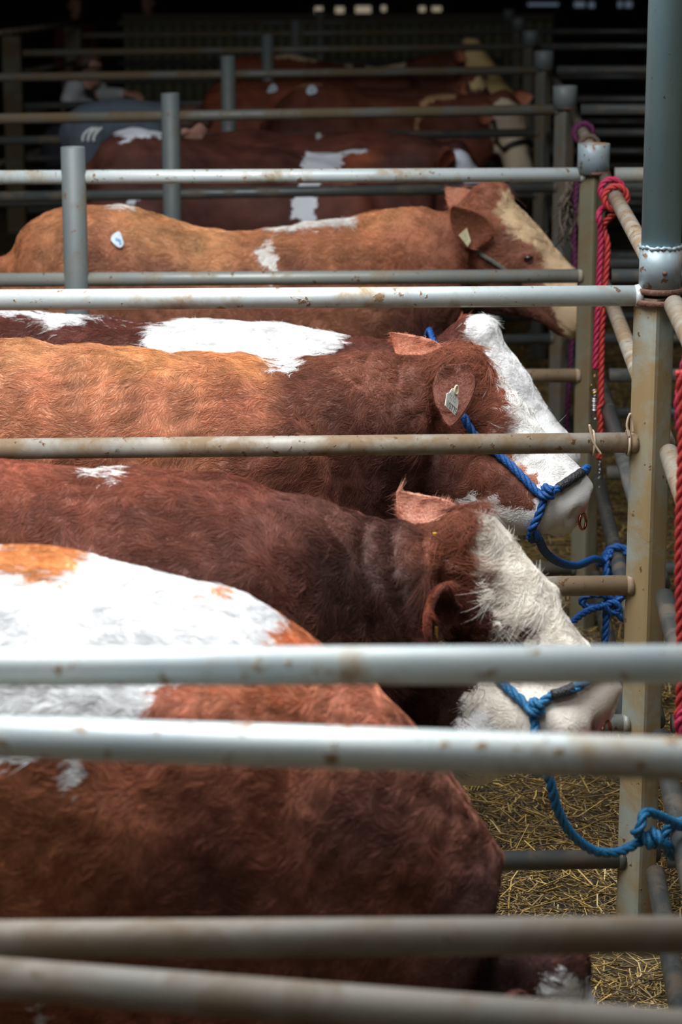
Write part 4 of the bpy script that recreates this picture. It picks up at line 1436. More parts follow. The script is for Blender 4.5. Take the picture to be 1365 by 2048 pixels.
# red and magenta rope by the socketed post
kr = on_side(2, 0, 8.02)
axr = side_rail[(2, 0)][1] - side_rail[(2, 0)][0]
axr /= np.linalg.norm(axr)
root = empty('lead_rope', tuple(kr), 'doubled red and magenta rope with clips hanging from the top rail', 'rope')
Yr = 7.98
c1 = coil(kr + axr * .16, -axr, CR + .0134, 1.25, phase=3.4, pitch=.02)
V, F = rope(clear(np.vstack([c1, [at_y(1200, 425, Yr), at_y(1203, 470, Yr), at_y(1199, 560, Yr), at_y(1195, 650, Yr), at_y(1191, 738, Yr)]]), [side_rail[(2, i)] for i in range(4)], .0112), .0112, smooth_in=False); mk('magenta_length', V, F, M['rope_pink'], root)
c2 = coil(kr - axr * .06, -axr, CR + .0134, 1.25, phase=3.4, pitch=.02)
V, F = rope(clear(np.vstack([c2, [at_y(1209, 450, Yr), at_y(1216, 490, Yr), at_y(1212, 560, Yr), at_y(1205, 660, Yr), at_y(1203, 760, Yr), at_y(1203, 830, Yr), at_y(1199, 918, Yr)]]), [side_rail[(2, i)] for i in range(4)], .0112), .0112, smooth_in=False); mk('red_length', V, F, M['rope_red'], root)
clip = MB()
clip.add(*torus(at_y(1190, 744, Yr), (0, 1, 0.2), .007, .0025, 20, 8, 1.6))
clip.add(*path_tube(catmull([at_y(1190, 752, Yr), at_y(1191, 764, Yr), at_y(1195, 772, Yr), at_y(1194, 782, Yr), at_y(1187, 786, Yr), at_y(1182, 778, Yr), at_y(1184, 769, Yr)]), .0042, 10))
clip.obj('brass_snap', M['brass'], root)
sw = MB().add(*torus(at_y(1190, 786, Yr), (0, 1, .1), .007, .003, 18, 8, 1.5))
for i in range(6):
    c = at_y(1189.5, 796 + i * 4.4, Yr); sw.add(*tube(c, c - np.array([0, 0, .0062]), .0098 + .0014 * (i % 2), n=14))
sw.add(*torus(at_y(1190, 829, Yr), (0, 1, .1), .009, .0042, 18, 8, 1.9))
sw.obj('steel_swivel', M['steel'], root)
ch = MB()
for i in range(4):
    ch.add(*torus(at_y(1200, 926 + i * 8, Yr), (0, 1, 0) if i % 2 else (1, .2, 0), .0045, .0018, 14, 6, 1.7))
ch.add(*path_tube(catmull([at_y(1200, 953, Yr), at_y(1202, 962, Yr), at_y(1200, 973, Yr), at_y(1196, 972, Yr), at_y(1196, 962, Yr), at_y(1199, 955, Yr)]), .0028, 8))
ch.obj('chain_clip', M['steel'], root)

# rope at the right edge of the photograph
k5 = on_side(1, 0, 4.86)
root = empty('lead_rope', tuple(k5), 'crimson rope hanging from the rail at far right, right of the nearest post', 'rope')
V, F = rope(clear(np.vstack([coil(k5, ax2, CR + .0142, 1.4, phase=3.0, pitch=.03), [at_y(1361, 790, 4.86), at_y(1363, 860, 4.86)]]), side_rail[(1, 0)], .0118), .0118, smooth_in=False); mk('hitch', V, F, M['rope_pink'], root)
for i, (dx, y1, mt) in enumerate(((0, 1490, 'rope_red'), (13, 1470, 'rope_pink'))):
    V, F = rope(clear([at_y(1362 + dx, 742, 4.76 - .03 * i), at_y(1368 + dx, 850, 4.76 - .03 * i), at_y(1363 + dx, 1000, 4.76 - .03 * i), at_y(1361 + dx, 1150, 4.76 - .03 * i), at_y(1364 + dx, 1300, 4.76 - .03 * i), at_y(1361 + dx, y1, 4.76 - .03 * i)], [side_rail[(1, j)] for j in range(5)], .0118), .0118, smooth_in=False)
    mk('hanging_length', V, F, M['rope_pink' if i else 'rope_red'], root)

# purple rope farther back
kp = on_side(3, 0, 10.3)
root = empty('lead_rope', tuple(kp), 'dark purple rope hanging beyond the red rope post, left of it', 'rope')
c = proj(kp)[0]
V, F = rope(clear(np.vstack([coil(kp, side_rail[(3, 0)][1] - side_rail[(3, 0)][0], CR + .0150, 1.2, phase=3.2, pitch=.03), [at_y(c[0] - 4, c[1] + 40, 10.25), at_y(1150, 420, 10.25), at_y(1150, 560, 10.25), at_y(1146, 660, 10.25), at_y(1139, 760, 10.25), at_y(1133, 870, 10.25)]]), [side_rail[(3, j)] for j in range(5)], .0125), .0125, smooth_in=False)
mk('hanging_length', V, F, M['rope_purple'], root)

# frayed bundle of old rope
M['hemp'] = plain('old hemp', (.11, .085, .06), .9, bscale=120, bump=.5)
kb = on_side(3, 0, 9.75)
root = empty('frayed_rope', tuple(at_y(1128, 420, 9.5)), 'frayed brown bundle of old rope hanging beside the face of the golden bull', 'rope')
g = np.random.default_rng(5)
mb = MB()
for i in range(26):
    x0, y1 = g.uniform(1118, 1146), g.uniform(420, 505)
    pts = [at_y(1138 + g.normal(0, 4), 362 + g.uniform(0, 10), 9.55)]
    for f in (.2, .4, .6, .8, 1.0):
        pts.append(at_y(x0 + (1138 - x0) * (1 - f) + g.normal(0, 7 * f + 3), 366 + (y1 - 366) * f, 9.52 + g.normal(0, .03)))
    Q = resample(catmull(pts, 6), .012)
    mb.add(*path_tube(Q, np.linspace(.009, .002, len(Q)), 6))
mb.obj('rope_strands', M['hemp'], root)
V, F = rope(clear(np.vstack([coil(kb, side_rail[(3, 0)][1] - side_rail[(3, 0)][0], CR + .0125, 1.2, phase=3, pitch=.03), [at_y(1138, 366, 9.55)]]), side_rail[(3, 0)], .010), .010, smooth_in=False); mk('hitch', V, F, M['hemp'], root)

# pale twine ties on the second rail of the nearest fence
a_, b_ = row_pts[2]
for px, lab, lean in ((1186, 'pale twine tie on the muddy rail below the brass clip', 1), (1256, 'tan twine tie on the muddy rail against the nearest post', 0)):
    q = min(((abs(proj(a_ + (b_ - a_) * f - np.array([0, 0, DROP]))[0][0] - px), f) for f in np.linspace(0, .4, 800)))[1]
    c = a_ + (b_ - a_) * q - np.array([0, 0, DROP])
    mb = MB().add(*torus(c, (1, .06, .0), RAIL + .0052, .003, 30, 7))
    if lean:
        mb.add(*path_tube(catmull([c + np.array([-.004, -.028, .03]), c + np.array([-.012, -.03, .05]), c + np.array([-.002, -.032, .01]), c + np.array([.018, -.03, -.022])]), .0028, 7))
    else:
        mb.add(*path_tube(catmull([c + np.array([0, -.026, .02]), c + np.array([-.006, -.025, .05]), c + np.array([.001, -.024, .076]), c + np.array([.007, -.02, .06]), c + np.array([.01, -.02, .03])]), .0028, 7))
    o = mb.obj('twine_tie', M['twine'], origin=c)
    tag(o, lab, 'twine', 'twine ties on the rail')


def text_mesh(body, P0, ex, ey, mat, parent, name='number'):
    """flat lettering laid out on a plate from P0 along ex (whole length) and ey (letter height)"""
    cu = bpy.data.curves.new('t', 'FONT'); cu.body = body; cu.size = 1.0
    o = bpy.data.objects.new('t', cu); C.objects.link(o)
    me = bpy.data.meshes.new_from_object(o.evaluated_get(bpy.context.evaluated_depsgraph_get()))
    bpy.data.objects.remove(o)
    v = np.empty(len(me.vertices) * 3); me.vertices.foreach_get('co', v); v = v.reshape(-1, 3)
    F = [list(p.vertices) for p in me.polygons]
    w, h = v[:, 0].max() - v[:, 0].min(), v[:, 1].max() - v[:, 1].min()
    u = (v[:, 0] - v[:, 0].min()) / w; t = (v[:, 1] - v[:, 1].min()) / h
    return mk(name, P0 + u[:, None] * ex + t[:, None] * ey, F, mat, parent, smooth=False)


# numbered ear tag of the light brown bull
def plate_on(key, pts, off, tilt=0.0):
    """outline points of the photograph put on one plane just in front of the hide"""
    ys = [hit(key, x, y)[0][1] for x, y in pts]
    Y = min(ys) - off
    x0 = np.mean([p[0] for p in pts])
    return lambda x, y: at_y(x, y, Y + tilt * (x - x0) * .001), Y


ob = BULLS['brown']['obj']
pl_pts = [(904, 777), (899, 785), (893.5, 787), (890, 811), (912, 832.5), (917, 803), (914, 786), (911, 776)]
f_, Yt = plate_on('brown', pl_pts, .004, 1.2)
V, F, n_ = poly_plate([f_(x, y) for x, y in pl_pts], .0022)
tg = mk('ear_tag', V, F, M['white_plastic'], ob, smooth=False); tg['label'] = 'white plastic ear tag with black number'
off = n_ * .0026
text_mesh('10775', f_(894, 813) + off, f_(912.5, 831) - f_(894, 813), f_(895, 800) - f_(894, 813), M['ink'], tg)
mb = MB()
for yy in (797, 790):
    for i in range(4):
        p = f_(899 + i * 3.2, yy + i * 3.0) + off
        mb.add(*path_tube(np.array([p, p + (f_(901, 794) - f_(900, 798))]), .0004, 5))
mb.obj('small_print', M['ink'], tg)
V, F = torus(f_(911.5, 779.5) + n_ * .004, n_, .0065, .0026, 22, 8, 1.7)
mk('tag_stud', V, F, M['cream_plastic'], tg)

ob = BULLS['golden']['obj']
pl_pts = [(918, 470.5), (934, 456), (942, 482), (935.5, 493)]
f_, Yt = plate_on('golden', pl_pts, .006, .8)
V, F, n_ = poly_plate([f_(x, y) for x, y in pl_pts], .0022)
tg = mk('ear_tag', V, F, M['cream_plastic'], ob, smooth=False); tg['label'] = 'pale yellow ear tag'
mb = MB()
for i in range(4):
    q0, q1 = f_(921 + i * 2.2, 471 + i * 4.0), f_(931 + i * 1.7, 462 + i * 5.0)
    mb.add(*path_tube(np.array([q0, q0 + (q1 - q0) * .45, q0 + (q1 - q0) * .5, q1]) + n_ * .0026, .0005, 5))
mb.obj('small_print', M['ink'], tg)

ob = BULLS['dark']['obj']
for (x, y, w_, h_) in ((873, 1264, 3.0, 12), (870, 1067, 3.5, 3)):
    p, n_ = hit('dark', x, y)
    V, F = box(p + np.array([0, -.006, 0]), w_ * 2 / 940, .006, h_ * 2 / 940)
    tg = mk('ear_tag', V, F, M['yellow_plastic'], ob, smooth=False); tg['label'] = 'small yellow ear tag'


# round lot labels glued to the rumps
def lot_label(key, px, py, outline, strokes):
    ob = BULLS[key]['obj']
    p, n_ = hit(key, px, py)
    pts = []
    for dx, dy in outline:
        q, _ = hit(key, px + dx, py + dy)
        # spread on the hide itself so the paper follows its curve
        pts.append(q)
    pts = np.array(pts)
    c = pts.mean(0)
    u0, _, vt = np.linalg.svd(pts - c)
    nrm = vt[2] if vt[2][1] < 0 else -vt[2]
    flat = pts - ((pts - c) @ nrm)[:, None] * nrm
    lift = max(0.0, ((pts - c) @ nrm).max()) + .013
    ring = catmull(np.vstack([flat, flat[:1]]), 5)[:-1] + nrm * lift
    k = len(ring)
    cc = ring.mean(0)
    V = np.vstack([ring - nrm * .004, ring, cc + (ring - cc) * .9 + nrm * .0012, [cc + nrm * .0015]])
    F = [[i, (i + 1) % k, k + (i + 1) % k, k + i] for i in range(k)] + [[k + i, k + (i + 1) % k, 2 * k + (i + 1) % k, 2 * k + i] for i in range(k)] + [[2 * k + i, 2 * k + (i + 1) % k, 3 * k] for i in range(k)] + [list(range(k))[::-1]]
    st = mk('lot_label', V, F, M['sticker'], ob); st['label'] = 'round white paper lot label'
    mb = MB()
    Y0 = cc[1]
    for s_ in strokes:
        q = np.array([at_y(px + dx, py + dy, Y0) for dx, dy in s_])
        q = q - ((q - cc) @ nrm)[:, None] * nrm + nrm * .0022
        mb.add(*path_tube(catmull(q, 6), .0022, 6))
    mb.obj('blue_writing', M['blue_ink'], st)


lot_label('golden', 234, 484, [(-13, -1), (-9, -10), (2, -17), (8, -14), (12, -2), (14, 7), (9, 15), (3, 15), (-6, 8)], [[(-1, -9), (-2, -3), (2, 0)], [(1, -8), (4, 1), (6, 4)], [(6, 3), (8, 8), (5, 9)], [(4, -6), (7, -1), (5, 2)]])
lot_label('e1', 624, 184, [(-11, 3), (-8, -6), (2, -10), (10, -5), (11, 3), (4, 8), (-6, 9)], [[(-3, 1), (0, -4), (3, -3)], [(-2, 3), (2, 1), (1, -2)]])
lot_label('e2', 545, 181, [(-10, 5), (-4, -6), (4, -9), (11, -3), (9, 5), (0, 8), (-7, 9)], [[(-3, 1), (0, -4), (3, -3)], [(-2, 3), (2, 1), (1, -2)]])

# copper nose rings
for key, px, py in (('brown', 1181, 1030), ('dark', 1216, 1446)):
    b = BULLS[key]
    while b['bvh'].ray_cast(Vector((0, 0, EYE_Z)), Vector(ray(px, py)))[0] is None: px -= 1
    c = hit(key, px - 4, py)[0] + np.array([.002, -.002, -.017])
    V, F = torus(c, (.86, -.48, .12), .021, .0040, 32, 10)
    mk('nose_ring', V, F, M['copper'], b['obj'])

# black halter of the bull that faces the viewer, grey halter of the golden bull
M['leather'] = plain('black leather', (.008, .008, .008), .5)
M['grey_rope'] = plain('grey rope', (.12, .12, .09), .8)


def hit_y(key, x, y):
    b = BULLS[key]
    return hit(key, x, y, .012)[0]


root = empty('halter', tuple(hit('e1', 1040, 290)[0]), 'black halter band round the muzzle of the bull facing the viewer', 'halter', 'rope halters')
Q = resample(catmull([hit_y('e1', x, y) for x, y in ((1012, 302), (1022, 292), (1038, 286), (1054, 285), (1064, 292))], 8), .01)
Q = push('e1', Q, .018); V, F = path_tube(Q, .017, 8); mk('noseband', V, F, M['leather'], root)
Q = resample(catmull([hit_y('e1', x, y) for x, y in ((1012, 302), (1000, 285), (992, 265), (985, 240))], 8), .01)
Q = push('e1', Q, .012); V, F = path_tube(Q, .011, 8); mk('cheek_strap', V, F, M['leather'], root)
root = empty('rope_halter', tuple(hit('golden', 985, 520)[0]), 'grey rope halter along the cheek of the golden bull', 'halter', 'rope halters')
V, F = rope(push('golden', [hit('golden', x, y, .010)[0] for x, y in ((958, 504), (972, 512), (990, 523), (1010, 536), (1040, 560))], .009), .009, smooth_in=False); mk('cheek_strap', V, F, M['grey_rope'], root)

# ------------------------------------------------------------------ straw
def straw_mat():
    m, nt, b = new_mat('straw')
    N, L = nt.nodes.new, nt.links.new
    a = N('ShaderNodeAttribute'); a.attribute_name = 'tone'
    L(a.outputs['Color'], b.inputs['Base Color'])
    b.inputs['Roughness'].default_value = .55
    return m


M['straw'] = straw_mat()
g = np.random.default_rng(3)
ns = 78000
Yv = 3.6 + (16.0 - 3.6) * g.random(ns) ** 1.25
Xv = g.uniform(-.35, 2.3, ns) * (.6 + .05 * Yv)
heap = np.exp(-((Xv - 1.05) / .45) ** 2) * (1 + .5 * np.sin(Yv * 2.1)) * .07 + .02
zc = .012 + heap * g.random(ns)
ang = g.uniform(0, math.pi * 2, ns)
ln_ = g.gamma(2.6, .036, ns).clip(.025, .30)
wd_ = g.uniform(.0010, .0026, ns)
til = g.normal(0, .24, ns)
bend_ = g.normal(0, .55, ns)
feet = np.array(FEET + [(v[0][0], v[0][1]) for v in row_pts.values()] + [(v[0][0] + 1.9, v[0][1]) for v in row_pts.values()])
d1 = np.stack([np.cos(ang) * np.cos(til), np.sin(ang) * np.cos(til), np.sin(til)], 1)
a2 = ang + bend_
t2 = til * -.6 + g.normal(0, .15, ns)
d2 = np.stack([np.cos(a2) * np.cos(t2), np.sin(a2) * np.cos(t2), np.sin(t2)], 1)
c0 = np.stack([Xv, Yv, zc], 1)
p0, p1_, p2 = c0 - d1 * (ln_ * .5)[:, None], c0, c0 + d2 * (ln_ * .5)[:, None]
keep = np.ones(ns, bool)
for fx, fy in feet:
    for p in (p0, p1_, p2, (p0 + p1_) / 2, (p1_ + p2) / 2): keep &= np.hypot(p[:, 0] - fx, p[:, 1] - fy) > .10
p0, p1_, p2, d1, wd_ = p0[keep], p1_[keep], p2[keep], d1[keep], wd_[keep]
ns = int(keep.sum())
sd_ = np.cross(d1, np.array([0, 0, 1.0])); sd_ /= np.linalg.norm(sd_, axis=1)[:, None]
up_ = np.cross(sd_, d1)
rings = []
for p in (p0, p1_, p2):
    for k in range(3):
        th = 2 * math.pi * k / 3 + .5
        rings.append(p + (sd_ * math.cos(th) + up_ * math.sin(th)) * wd_[:, None])
V = np.stack(rings, 1)
V[..., 2] = np.maximum(V[..., 2], .003)
base_f = np.array([[i * 3 + j, i * 3 + (j + 1) % 3, (i + 1) * 3 + (j + 1) % 3, (i + 1) * 3 + j] for i in range(2) for j in range(3)])
F = (base_f[None] + 9 * np.arange(ns)[:, None, None]).reshape(-1, 4)
o = mk('straw_bedding', V.reshape(-1, 3), F, M['straw'], smooth=False)
tone = np.array([(.52, .35, .11), (.38, .25, .08), (.25, .17, .08), (.60, .46, .22), (.12, .09, .06)])[g.choice(5, ns, p=[.20, .24, .24, .08, .24])] * np.exp(g.normal(0, .2, ns))[:, None]
c4 = np.ones((ns, 9, 4), np.float32); c4[..., :3] = tone[:, None]
o.data.attributes.new('tone', 'FLOAT_COLOR', 'POINT').data.foreach_set('color', c4.ravel())
tag(o, 'loose golden straw scattered over the dark earth floor', 'straw', kind='stuff')

# ------------------------------------------------------------------ people in the gloom
M['skin'] = plain('skin', (.42, .22, .16), .55, bscale=30)
M['hair_brown'] = plain('brown head hair', (.05, .025, .015), .6, bscale=60)
M['vest'] = plain('navy cloth', (.012, .014, .022), .85)
M['sleeve'] = plain('pale grey cloth', (.40, .42, .42), .8)
M['slate'] = plain('slate blue cloth', (.055, .07, .09), .85)
M['stripe'] = plain('white stripe cloth', (.55, .58, .58), .8)
M['boot'] = plain('boot rubber', (.015, .015, .013), .6)
M['trousers'] = plain('dark trousers', (.02, .022, .03), .85)
M['maroon'] = plain('maroon cloth', (.10, .015, .015), .85)


def head_shapes(mb, c, fwd, up, k=1.0):
    """skull, jaw, nose, ears round the head centre c, looking along fwd"""
    f = np.asarray(fwd, float) / np.linalg.norm(fwd); u = np.asarray(up, float)
    u = u - f * (u @ f); u /= np.linalg.norm(u); s = np.cross(f, u)
    L = lambda x, y, z: c + (f * x + s * y + u * z) * k

    def ell(p, rx, ry, rz):
        V, F = ellipsoid((0, 0, 0), rx * k, ry * k, rz * k, 16, 12)
        mb.add(np.asarray(p) + V @ np.array([f, s, u]), F)
    ell(L(-.012, 0, .028), .098, .076, .092)
    ell(L(.028, 0, -.045), .062, .056, .068)
    ell(L(.088, 0, -.012), .020, .014, .024)
    ell(L(.075, 0, -.062), .018, .026, .010)
    for q in (-1, 1):
        ell(L(-.012, q * .078, -.008), .020, .010, .032)
        ell(L(.072, q * .032, .020), .014, .022, .008)
    return L


def hand_shapes(mb, w, d, pn, thumb_side, k=1.0, curl=.5):
    """palm, four unequal bent fingers and a thumb that leaves the side of the palm; d points to the finger tips, pn out of the back of the hand"""
    d = np.asarray(d, float) / np.linalg.norm(d); pn = np.asarray(pn, float); pn = pn - d * (pn @ d); pn /= np.linalg.norm(pn)
    s = np.cross(d, pn) * thumb_side
    for q in (-.03, -.01, .012, .032):
        mb.add(*capsule_chain([w, w + d * .05 * k + s * q * .8 * k, w + d * .088 * k + s * q * k], [.017 * k, .014 * k, .012 * k], 8))
    for q, L_ in ((.033, .072), (.012, .082), (-.010, .076), (-.031, .058)):
        b0 = w + (d * .085 + s * q) * k
        e1 = b0 + (d * math.cos(curl * .5) - pn * math.sin(curl * .5)) * L_ * .45 * k
        e2 = e1 + (d * math.cos(curl * 1.3) - pn * math.sin(curl * 1.3)) * L_ * .33 * k
        e3 = e2 + (d * math.cos(curl * 1.9) - pn * math.sin(curl * 1.9)) * L_ * .24 * k
        mb.add(*capsule_chain([b0, e1, e2, e3], [.0095 * k, .0088 * k, .008 * k, .007 * k], 8))
    t0 = w + (d * .028 + s * .030) * k
    mb.add(*capsule_chain([t0, t0 + (d * .6 + s * .7) * .040 * k, t0 + (d * .95 + s * .55 - pn * .2) * .068 * k], [.013 * k, .011 * k, .009 * k], 8))


def limb(mb, pts, rad):
    mb.add(*capsule_chain(catmull(pts, 5), np.interp(np.linspace(0, 1, (len(pts) - 1) * 5 + 1), np.linspace(0, 1, len(pts)), rad), 12))


def shell(name, mb, mat, parent, vox=.011, it=4):
    V, F = remesh(mb.verts(), mb.F, vox)
    V = smooth_v(V, F, it, .5)
    return mk(name, V, F, mat, parent)


def hair_cap(c, L, mat, parent, k=1.0):
    mb = MB()
    for x, y, z, r in ((-.035, 0, .055, .085), (-.055, 0, .01, .075), (.02, 0, .085, .055), (-.04, .03, .03, .07), (-.04, -.03, .03, .07), (-.06, 0, -.04, .05)):
        mb.add(*ellipsoid(L(x, y, z), r * k, r * k, r * .9 * k))
    return shell('hair', mb, mat, parent, .012, 3)


# person in the dark vest leaning on the rails
Yp = 17.42
hd = at_y(180, 142, Yp)
gx, gz = hd[0], hd[2]
root = empty('person', (gx - .12, Yp, 0), 'person in navy vest and pale sleeves leaning forearms over the rails', 'person')
body = MB()
Lf = head_shapes(body, hd, (.95, -.30, -.18), (.18, 0, 1))
nk = hd + np.array([-.04, 0, -.12]); ch_ = hd + np.array([-.07, 0, -.32]); pv = np.array([gx - .22, Yp, .96])
limb(body, [hd + np.array([-.015, 0, -.03]), nk, ch_], [.055, .058, .10])
limb(body, [ch_ + np.array([-.01, 0, .06]), (ch_ + pv) / 2, pv], [.125, .13, .135])
sh_n, sh_f = at_y(150, 176, Yp - .19), at_y(192, 170, Yp + .17)
el_n, el_f = at_y(137, 200, Yp - .30), at_y(205, 190, Yp + .14)
wr_n, wr_f = at_y(190, 212, Yp - .10), at_y(250, 187, Yp - .02)
limb(body, [ch_ + np.array([0, -.06, .05]), sh_n, el_n], [.07, .058, .045])
limb(body, [el_n, (el_n + wr_n) / 2, wr_n], [.045, .04, .028])
limb(body, [ch_ + np.array([0, .06, .05]), sh_f, el_f], [.07, .058, .045])
limb(body, [el_f, (el_f + wr_f) / 2, wr_f], [.045, .04, .028])
hand_shapes(body, wr_n, at_y(238, 213, Yp - .05) - wr_n, (0, -.3, 1), 1)
hand_shapes(body, wr_f, at_y(290, 193, Yp - .10) - wr_f, (0, -.3, 1), -1)
for sy in (-.1, .1):
    hp = pv + np.array([0, sy, 0])
    limb(body, [hp, hp + np.array([.06, 0, -.46]), hp + np.array([.0, 0, -.88])], [.10, .065, .045])
    limb(body, [hp + np.array([-.02, 0, -.91]), hp + np.array([.13, 0, -.925])], [.042, .032])
bo = shell('body', body, M['skin'], root, .010, 2)
hair_cap(hd, Lf, M['hair_brown'], root)
for q in (-1, 1):
    mk('eye', *ellipsoid(Lf(.078, q * .032, .006), .011, .012, .008, 12, 8), M['eye'], root)
v = MB()
limb(v, [nk + np.array([-.01, 0, -.05]), ch_, (ch_ + pv) / 2, pv + np.array([0, 0, -.03])], [.085, .155, .155, .155])
for sy in (-1, 1): limb(v, [ch_ + np.array([0, sy * .05, .03]), ch_ + np.array([.0, sy * .13, .05])], [.12, .085])
shell('vest', v, M['vest'], root)
for sh_, el_, wr_ in ((sh_n, el_n, wr_n), (sh_f, el_f, wr_f)):
    v = MB(); limb(v, [sh_, (sh_ + el_) / 2, el_], [.075, .066, .058]); limb(v, [el_, (el_ + wr_) / 2, wr_ + (el_ - wr_) * .10], [.058, .050, .040])
    shell('sleeve', v, M['sleeve'], root)
v = MB()
for sy in (-.1, .1):
    hp = pv + np.array([0, sy, 0]); limb(v, [hp + np.array([0, 0, .06]), hp + np.array([.06, 0, -.46]), hp + np.array([.0, 0, -.84])], [.135, .085, .065])
shell('trousers', v, M['trousers'], root)
for sy in (-.1, .1):
    v = MB(); hp = pv + np.array([0, sy, 0]); limb(v, [hp + np.array([0, 0, -.80]), hp + np.array([-.02, 0, -.90])], [.062, .056]); limb(v, [hp + np.array([-.03, 0, -.91]), hp + np.array([.15, 0, -.922])], [.050, .038])
    shell('boot', v, M['boot'], root)

# person bending over behind the rump of the bull with the girth stripe
Yb = 12.64
hipc = at_y(184, 268, Yb)
BZ = hipc[2] - .872
V, F = box((hipc[0] - .06, Yb + .01, BZ / 2), .50, .34, BZ)
bale = mk('straw_bale', V, F, plain('pressed straw', (.30, .21, .08), .9, bscale=60, bump=1.0), smooth=False, origin=(hipc[0] - .06, Yb, 0))
tag(bale, 'straw bale under the feet of the bending person', 'straw bale')
root = empty('person', (hipc[0], Yb, BZ), 'person in slate shorts with three white stripes bending over the striped bull', 'person')
body = MB()
sho = at_y(312, 262, Yb + .02)
hdb = at_y(378, 262, Yb + .03)
Lf = head_shapes(body, hdb, (.75, -.1, -.7), (.7, 0, .7))
limb(body, [hipc, (hipc + sho) / 2 + np.array([0, 0, .03]), sho], [.125, .12, .125])
limb(body, [sho, sho + (hdb - sho) * .6, hdb], [.08, .058, .06])
knees = []
for sy in (-.075, .075):
    hp = hipc + np.array([0, sy, -.02])
    kn_ = hp + np.array([-.03, 0, -.42]); an = hp + np.array([-.02, 0, -.78])
    limb(body, [hp, kn_, an], [.105, .064, .042])
    limb(body, [an + np.array([-.03, 0, -.025]), an + np.array([.13, 0, -.035])], [.042, .032])
    knees.append((hp, kn_, an))
    sp = sho + np.array([-.02, sy * 1.2, 0]); ew = sp + np.array([.10, sy * .2, -.26]); wr = ew + np.array([.16, 0, -.15])
    limb(body, [sp, ew], [.055, .042]); limb(body, [ew, wr], [.042, .028])
    hand_shapes(body, wr, (1, 0, -.5), (.4, 0, 1), 1 if sy < 0 else -1)
shell('body', body, M['skin'], root, .010, 2)
hair_cap(hdb, Lf, M['hair_brown'], root)
v = MB()
limb(v, [hipc + np.array([.05, 0, .02]), (hipc + sho) / 2 + np.array([0, 0, .035]), sho + np.array([.02, 0, 0])], [.145, .140, .145])
for sy in (-1, 1):
    sp = sho + np.array([-.02, sy * .165, 0]); limb(v, [sp + np.array([0, -sy * .05, 0]), sp + np.array([.05, sy * .02, -.14])], [.085, .065])
shell('shirt', v, M['slate'], root)
v = MB()
limb(v, [hipc + np.array([.10, 0, .03]), hipc + np.array([-.02, 0, 0])], [.15, .155])
for hp, kn_, an in knees: limb(v, [hp + np.array([0, 0, .02]), hp + (kn_ - hp) * .30], [.12, .112])
sh_ = shell('shorts', v, M['slate'], root)
bv = BVHTree.FromPolygons([tuple(sh_.matrix_world @ q.co + Vector(parent_world(root)) * 0) for q in sh_.data.vertices], [tuple(p.vertices) for p in sh_.data.polygons])
offr = Vector(parent_world(root))
for i in range(3):
    pts = []
    for x, y in ((166 + i * 11, 284), (166 + i * 11, 275), (171 + i * 11, 266), (179 + i * 10, 260), (188 + i * 8, 256)):
        d_ = Vector(ray(x, y)); hh = bv.ray_cast(Vector((0, 0, EYE_Z)) - offr, d_)
        if hh[0] is not None: pts.append(np.array(hh[0] + offr) + np.array([0, -.003, .001]))
    if len(pts) > 2:
        mk('stripe', *path_tube(resample(catmull(pts, 4), .01), .008, 6), M['stripe'], sh_)
for hp, kn_, an in knees:
    v = MB(); limb(v, [an + np.array([0, 0, .10]), an], [.056, .052]); limb(v, [an + np.array([-.03, 0, -.025]), an + np.array([.15, 0, -.034])], [.050, .040])
    shell('boot', v, M['boot'], root)

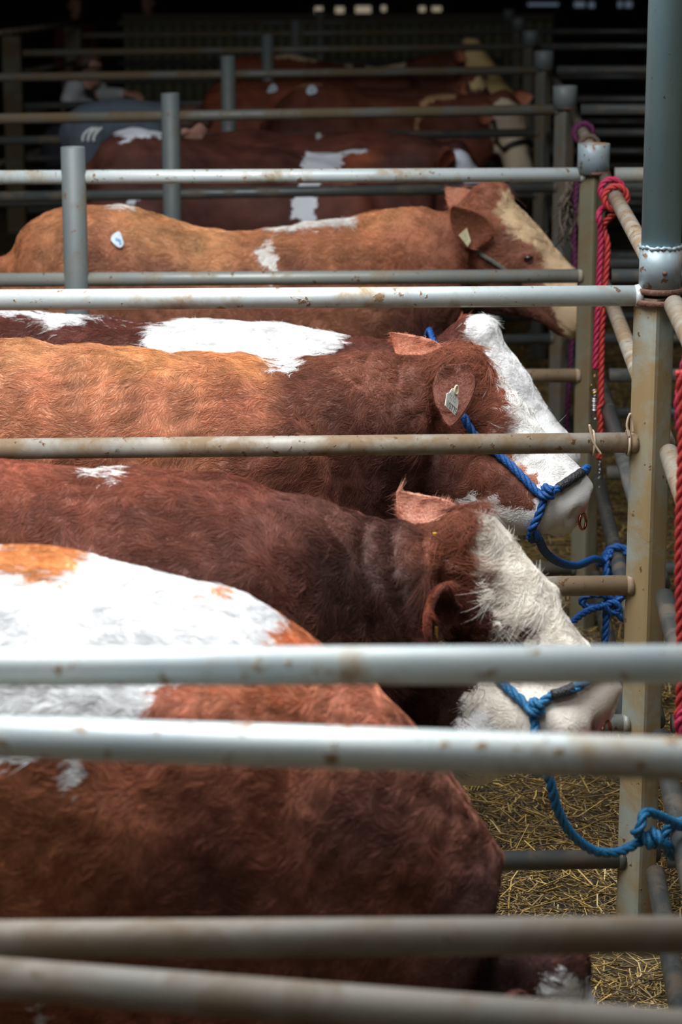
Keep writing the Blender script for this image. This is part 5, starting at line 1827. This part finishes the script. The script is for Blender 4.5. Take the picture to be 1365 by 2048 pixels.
# bystanders far off in the dark
for (px, py, Y, mat, lab, fw) in ((150, 12, 27.0, 'maroon', 'dim bystander in maroon top in the upper left gloom', (.6, -.8, 0)), (296, 6, 28.0, 'sleeve', 'dim bystander in pale top left of the far boarded wall', (-.5, -.8, 0))):
    hd = at_y(px, py, Y); hd[2] = max(hd[2], 1.55)
    root = empty('person', (hd[0], Y, 0), lab, 'person')
    b = MB(); Lf = head_shapes(b, hd, fw, (0, 0, 1))
    f_ = np.array(fw) / np.linalg.norm(fw); sd = np.array([-f_[1], f_[0], 0])
    k = (hd[2] - .0) / 1.60
    nk, ch_, pv = hd + np.array([0, 0, -.13]), hd + np.array([0, 0, -.32]), np.array([hd[0], Y, .88 * k])
    limb(b, [hd, nk, ch_], [.05, .055, .1]); limb(b, [ch_, pv], [.12, .13])
    arms = []
    for q in (-1, 1):
        s0 = ch_ + sd * q * .17 + np.array([0, 0, .07]); e0 = s0 + sd * q * .05 + np.array([0, 0, -.29]); w0 = e0 + f_ * .10 + np.array([0, 0, -.24])
        limb(b, [ch_ + np.array([0, 0, .05]), s0, e0, w0], [.08, .055, .043, .028]); hand_shapes(b, w0, f_ * .3 + np.array([0, 0, -1]), f_, q)
        hp = pv + sd * q * .09; limb(b, [hp, hp + np.array([0, 0, -.42 * k]), hp + np.array([0, 0, -.80 * k])], [.10, .062, .042])
        limb(b, [hp + np.array([0, 0, -.835 * k]) - f_ * .03, hp + np.array([0, 0, -.84 * k]) + f_ * .13], [.04, .032]); arms.append((s0, e0, w0, hp))
    shell('body', b, M['skin'], root, .012, 2)
    hair_cap(hd, Lf, M['hair_brown'], root)
    v = MB(); limb(v, [nk + np.array([0, 0, -.05]), ch_, pv], [.08, .15, .155])
    for s0, e0, w0, hp in arms: limb(v, [ch_ + np.array([0, 0, .04]), s0, e0, w0 + (e0 - w0) * .1], [.11, .078, .06, .045])
    shell('jacket', v, M[mat], root)
    v = MB()
    for s0, e0, w0, hp in arms: limb(v, [hp + np.array([0, 0, .05]), hp + np.array([0, 0, -.42 * k]), hp + np.array([0, 0, -.78 * k])], [.13, .085, .065])
    shell('trousers', v, M['trousers'], root)
    for s0, e0, w0, hp in arms:
        v = MB(); limb(v, [hp + np.array([0, 0, -.832 * k]) - f_ * .04, hp + np.array([0, 0, -.837 * k]) + f_ * .15], [.046, .038]); shell('boot', v, M['boot'], root)
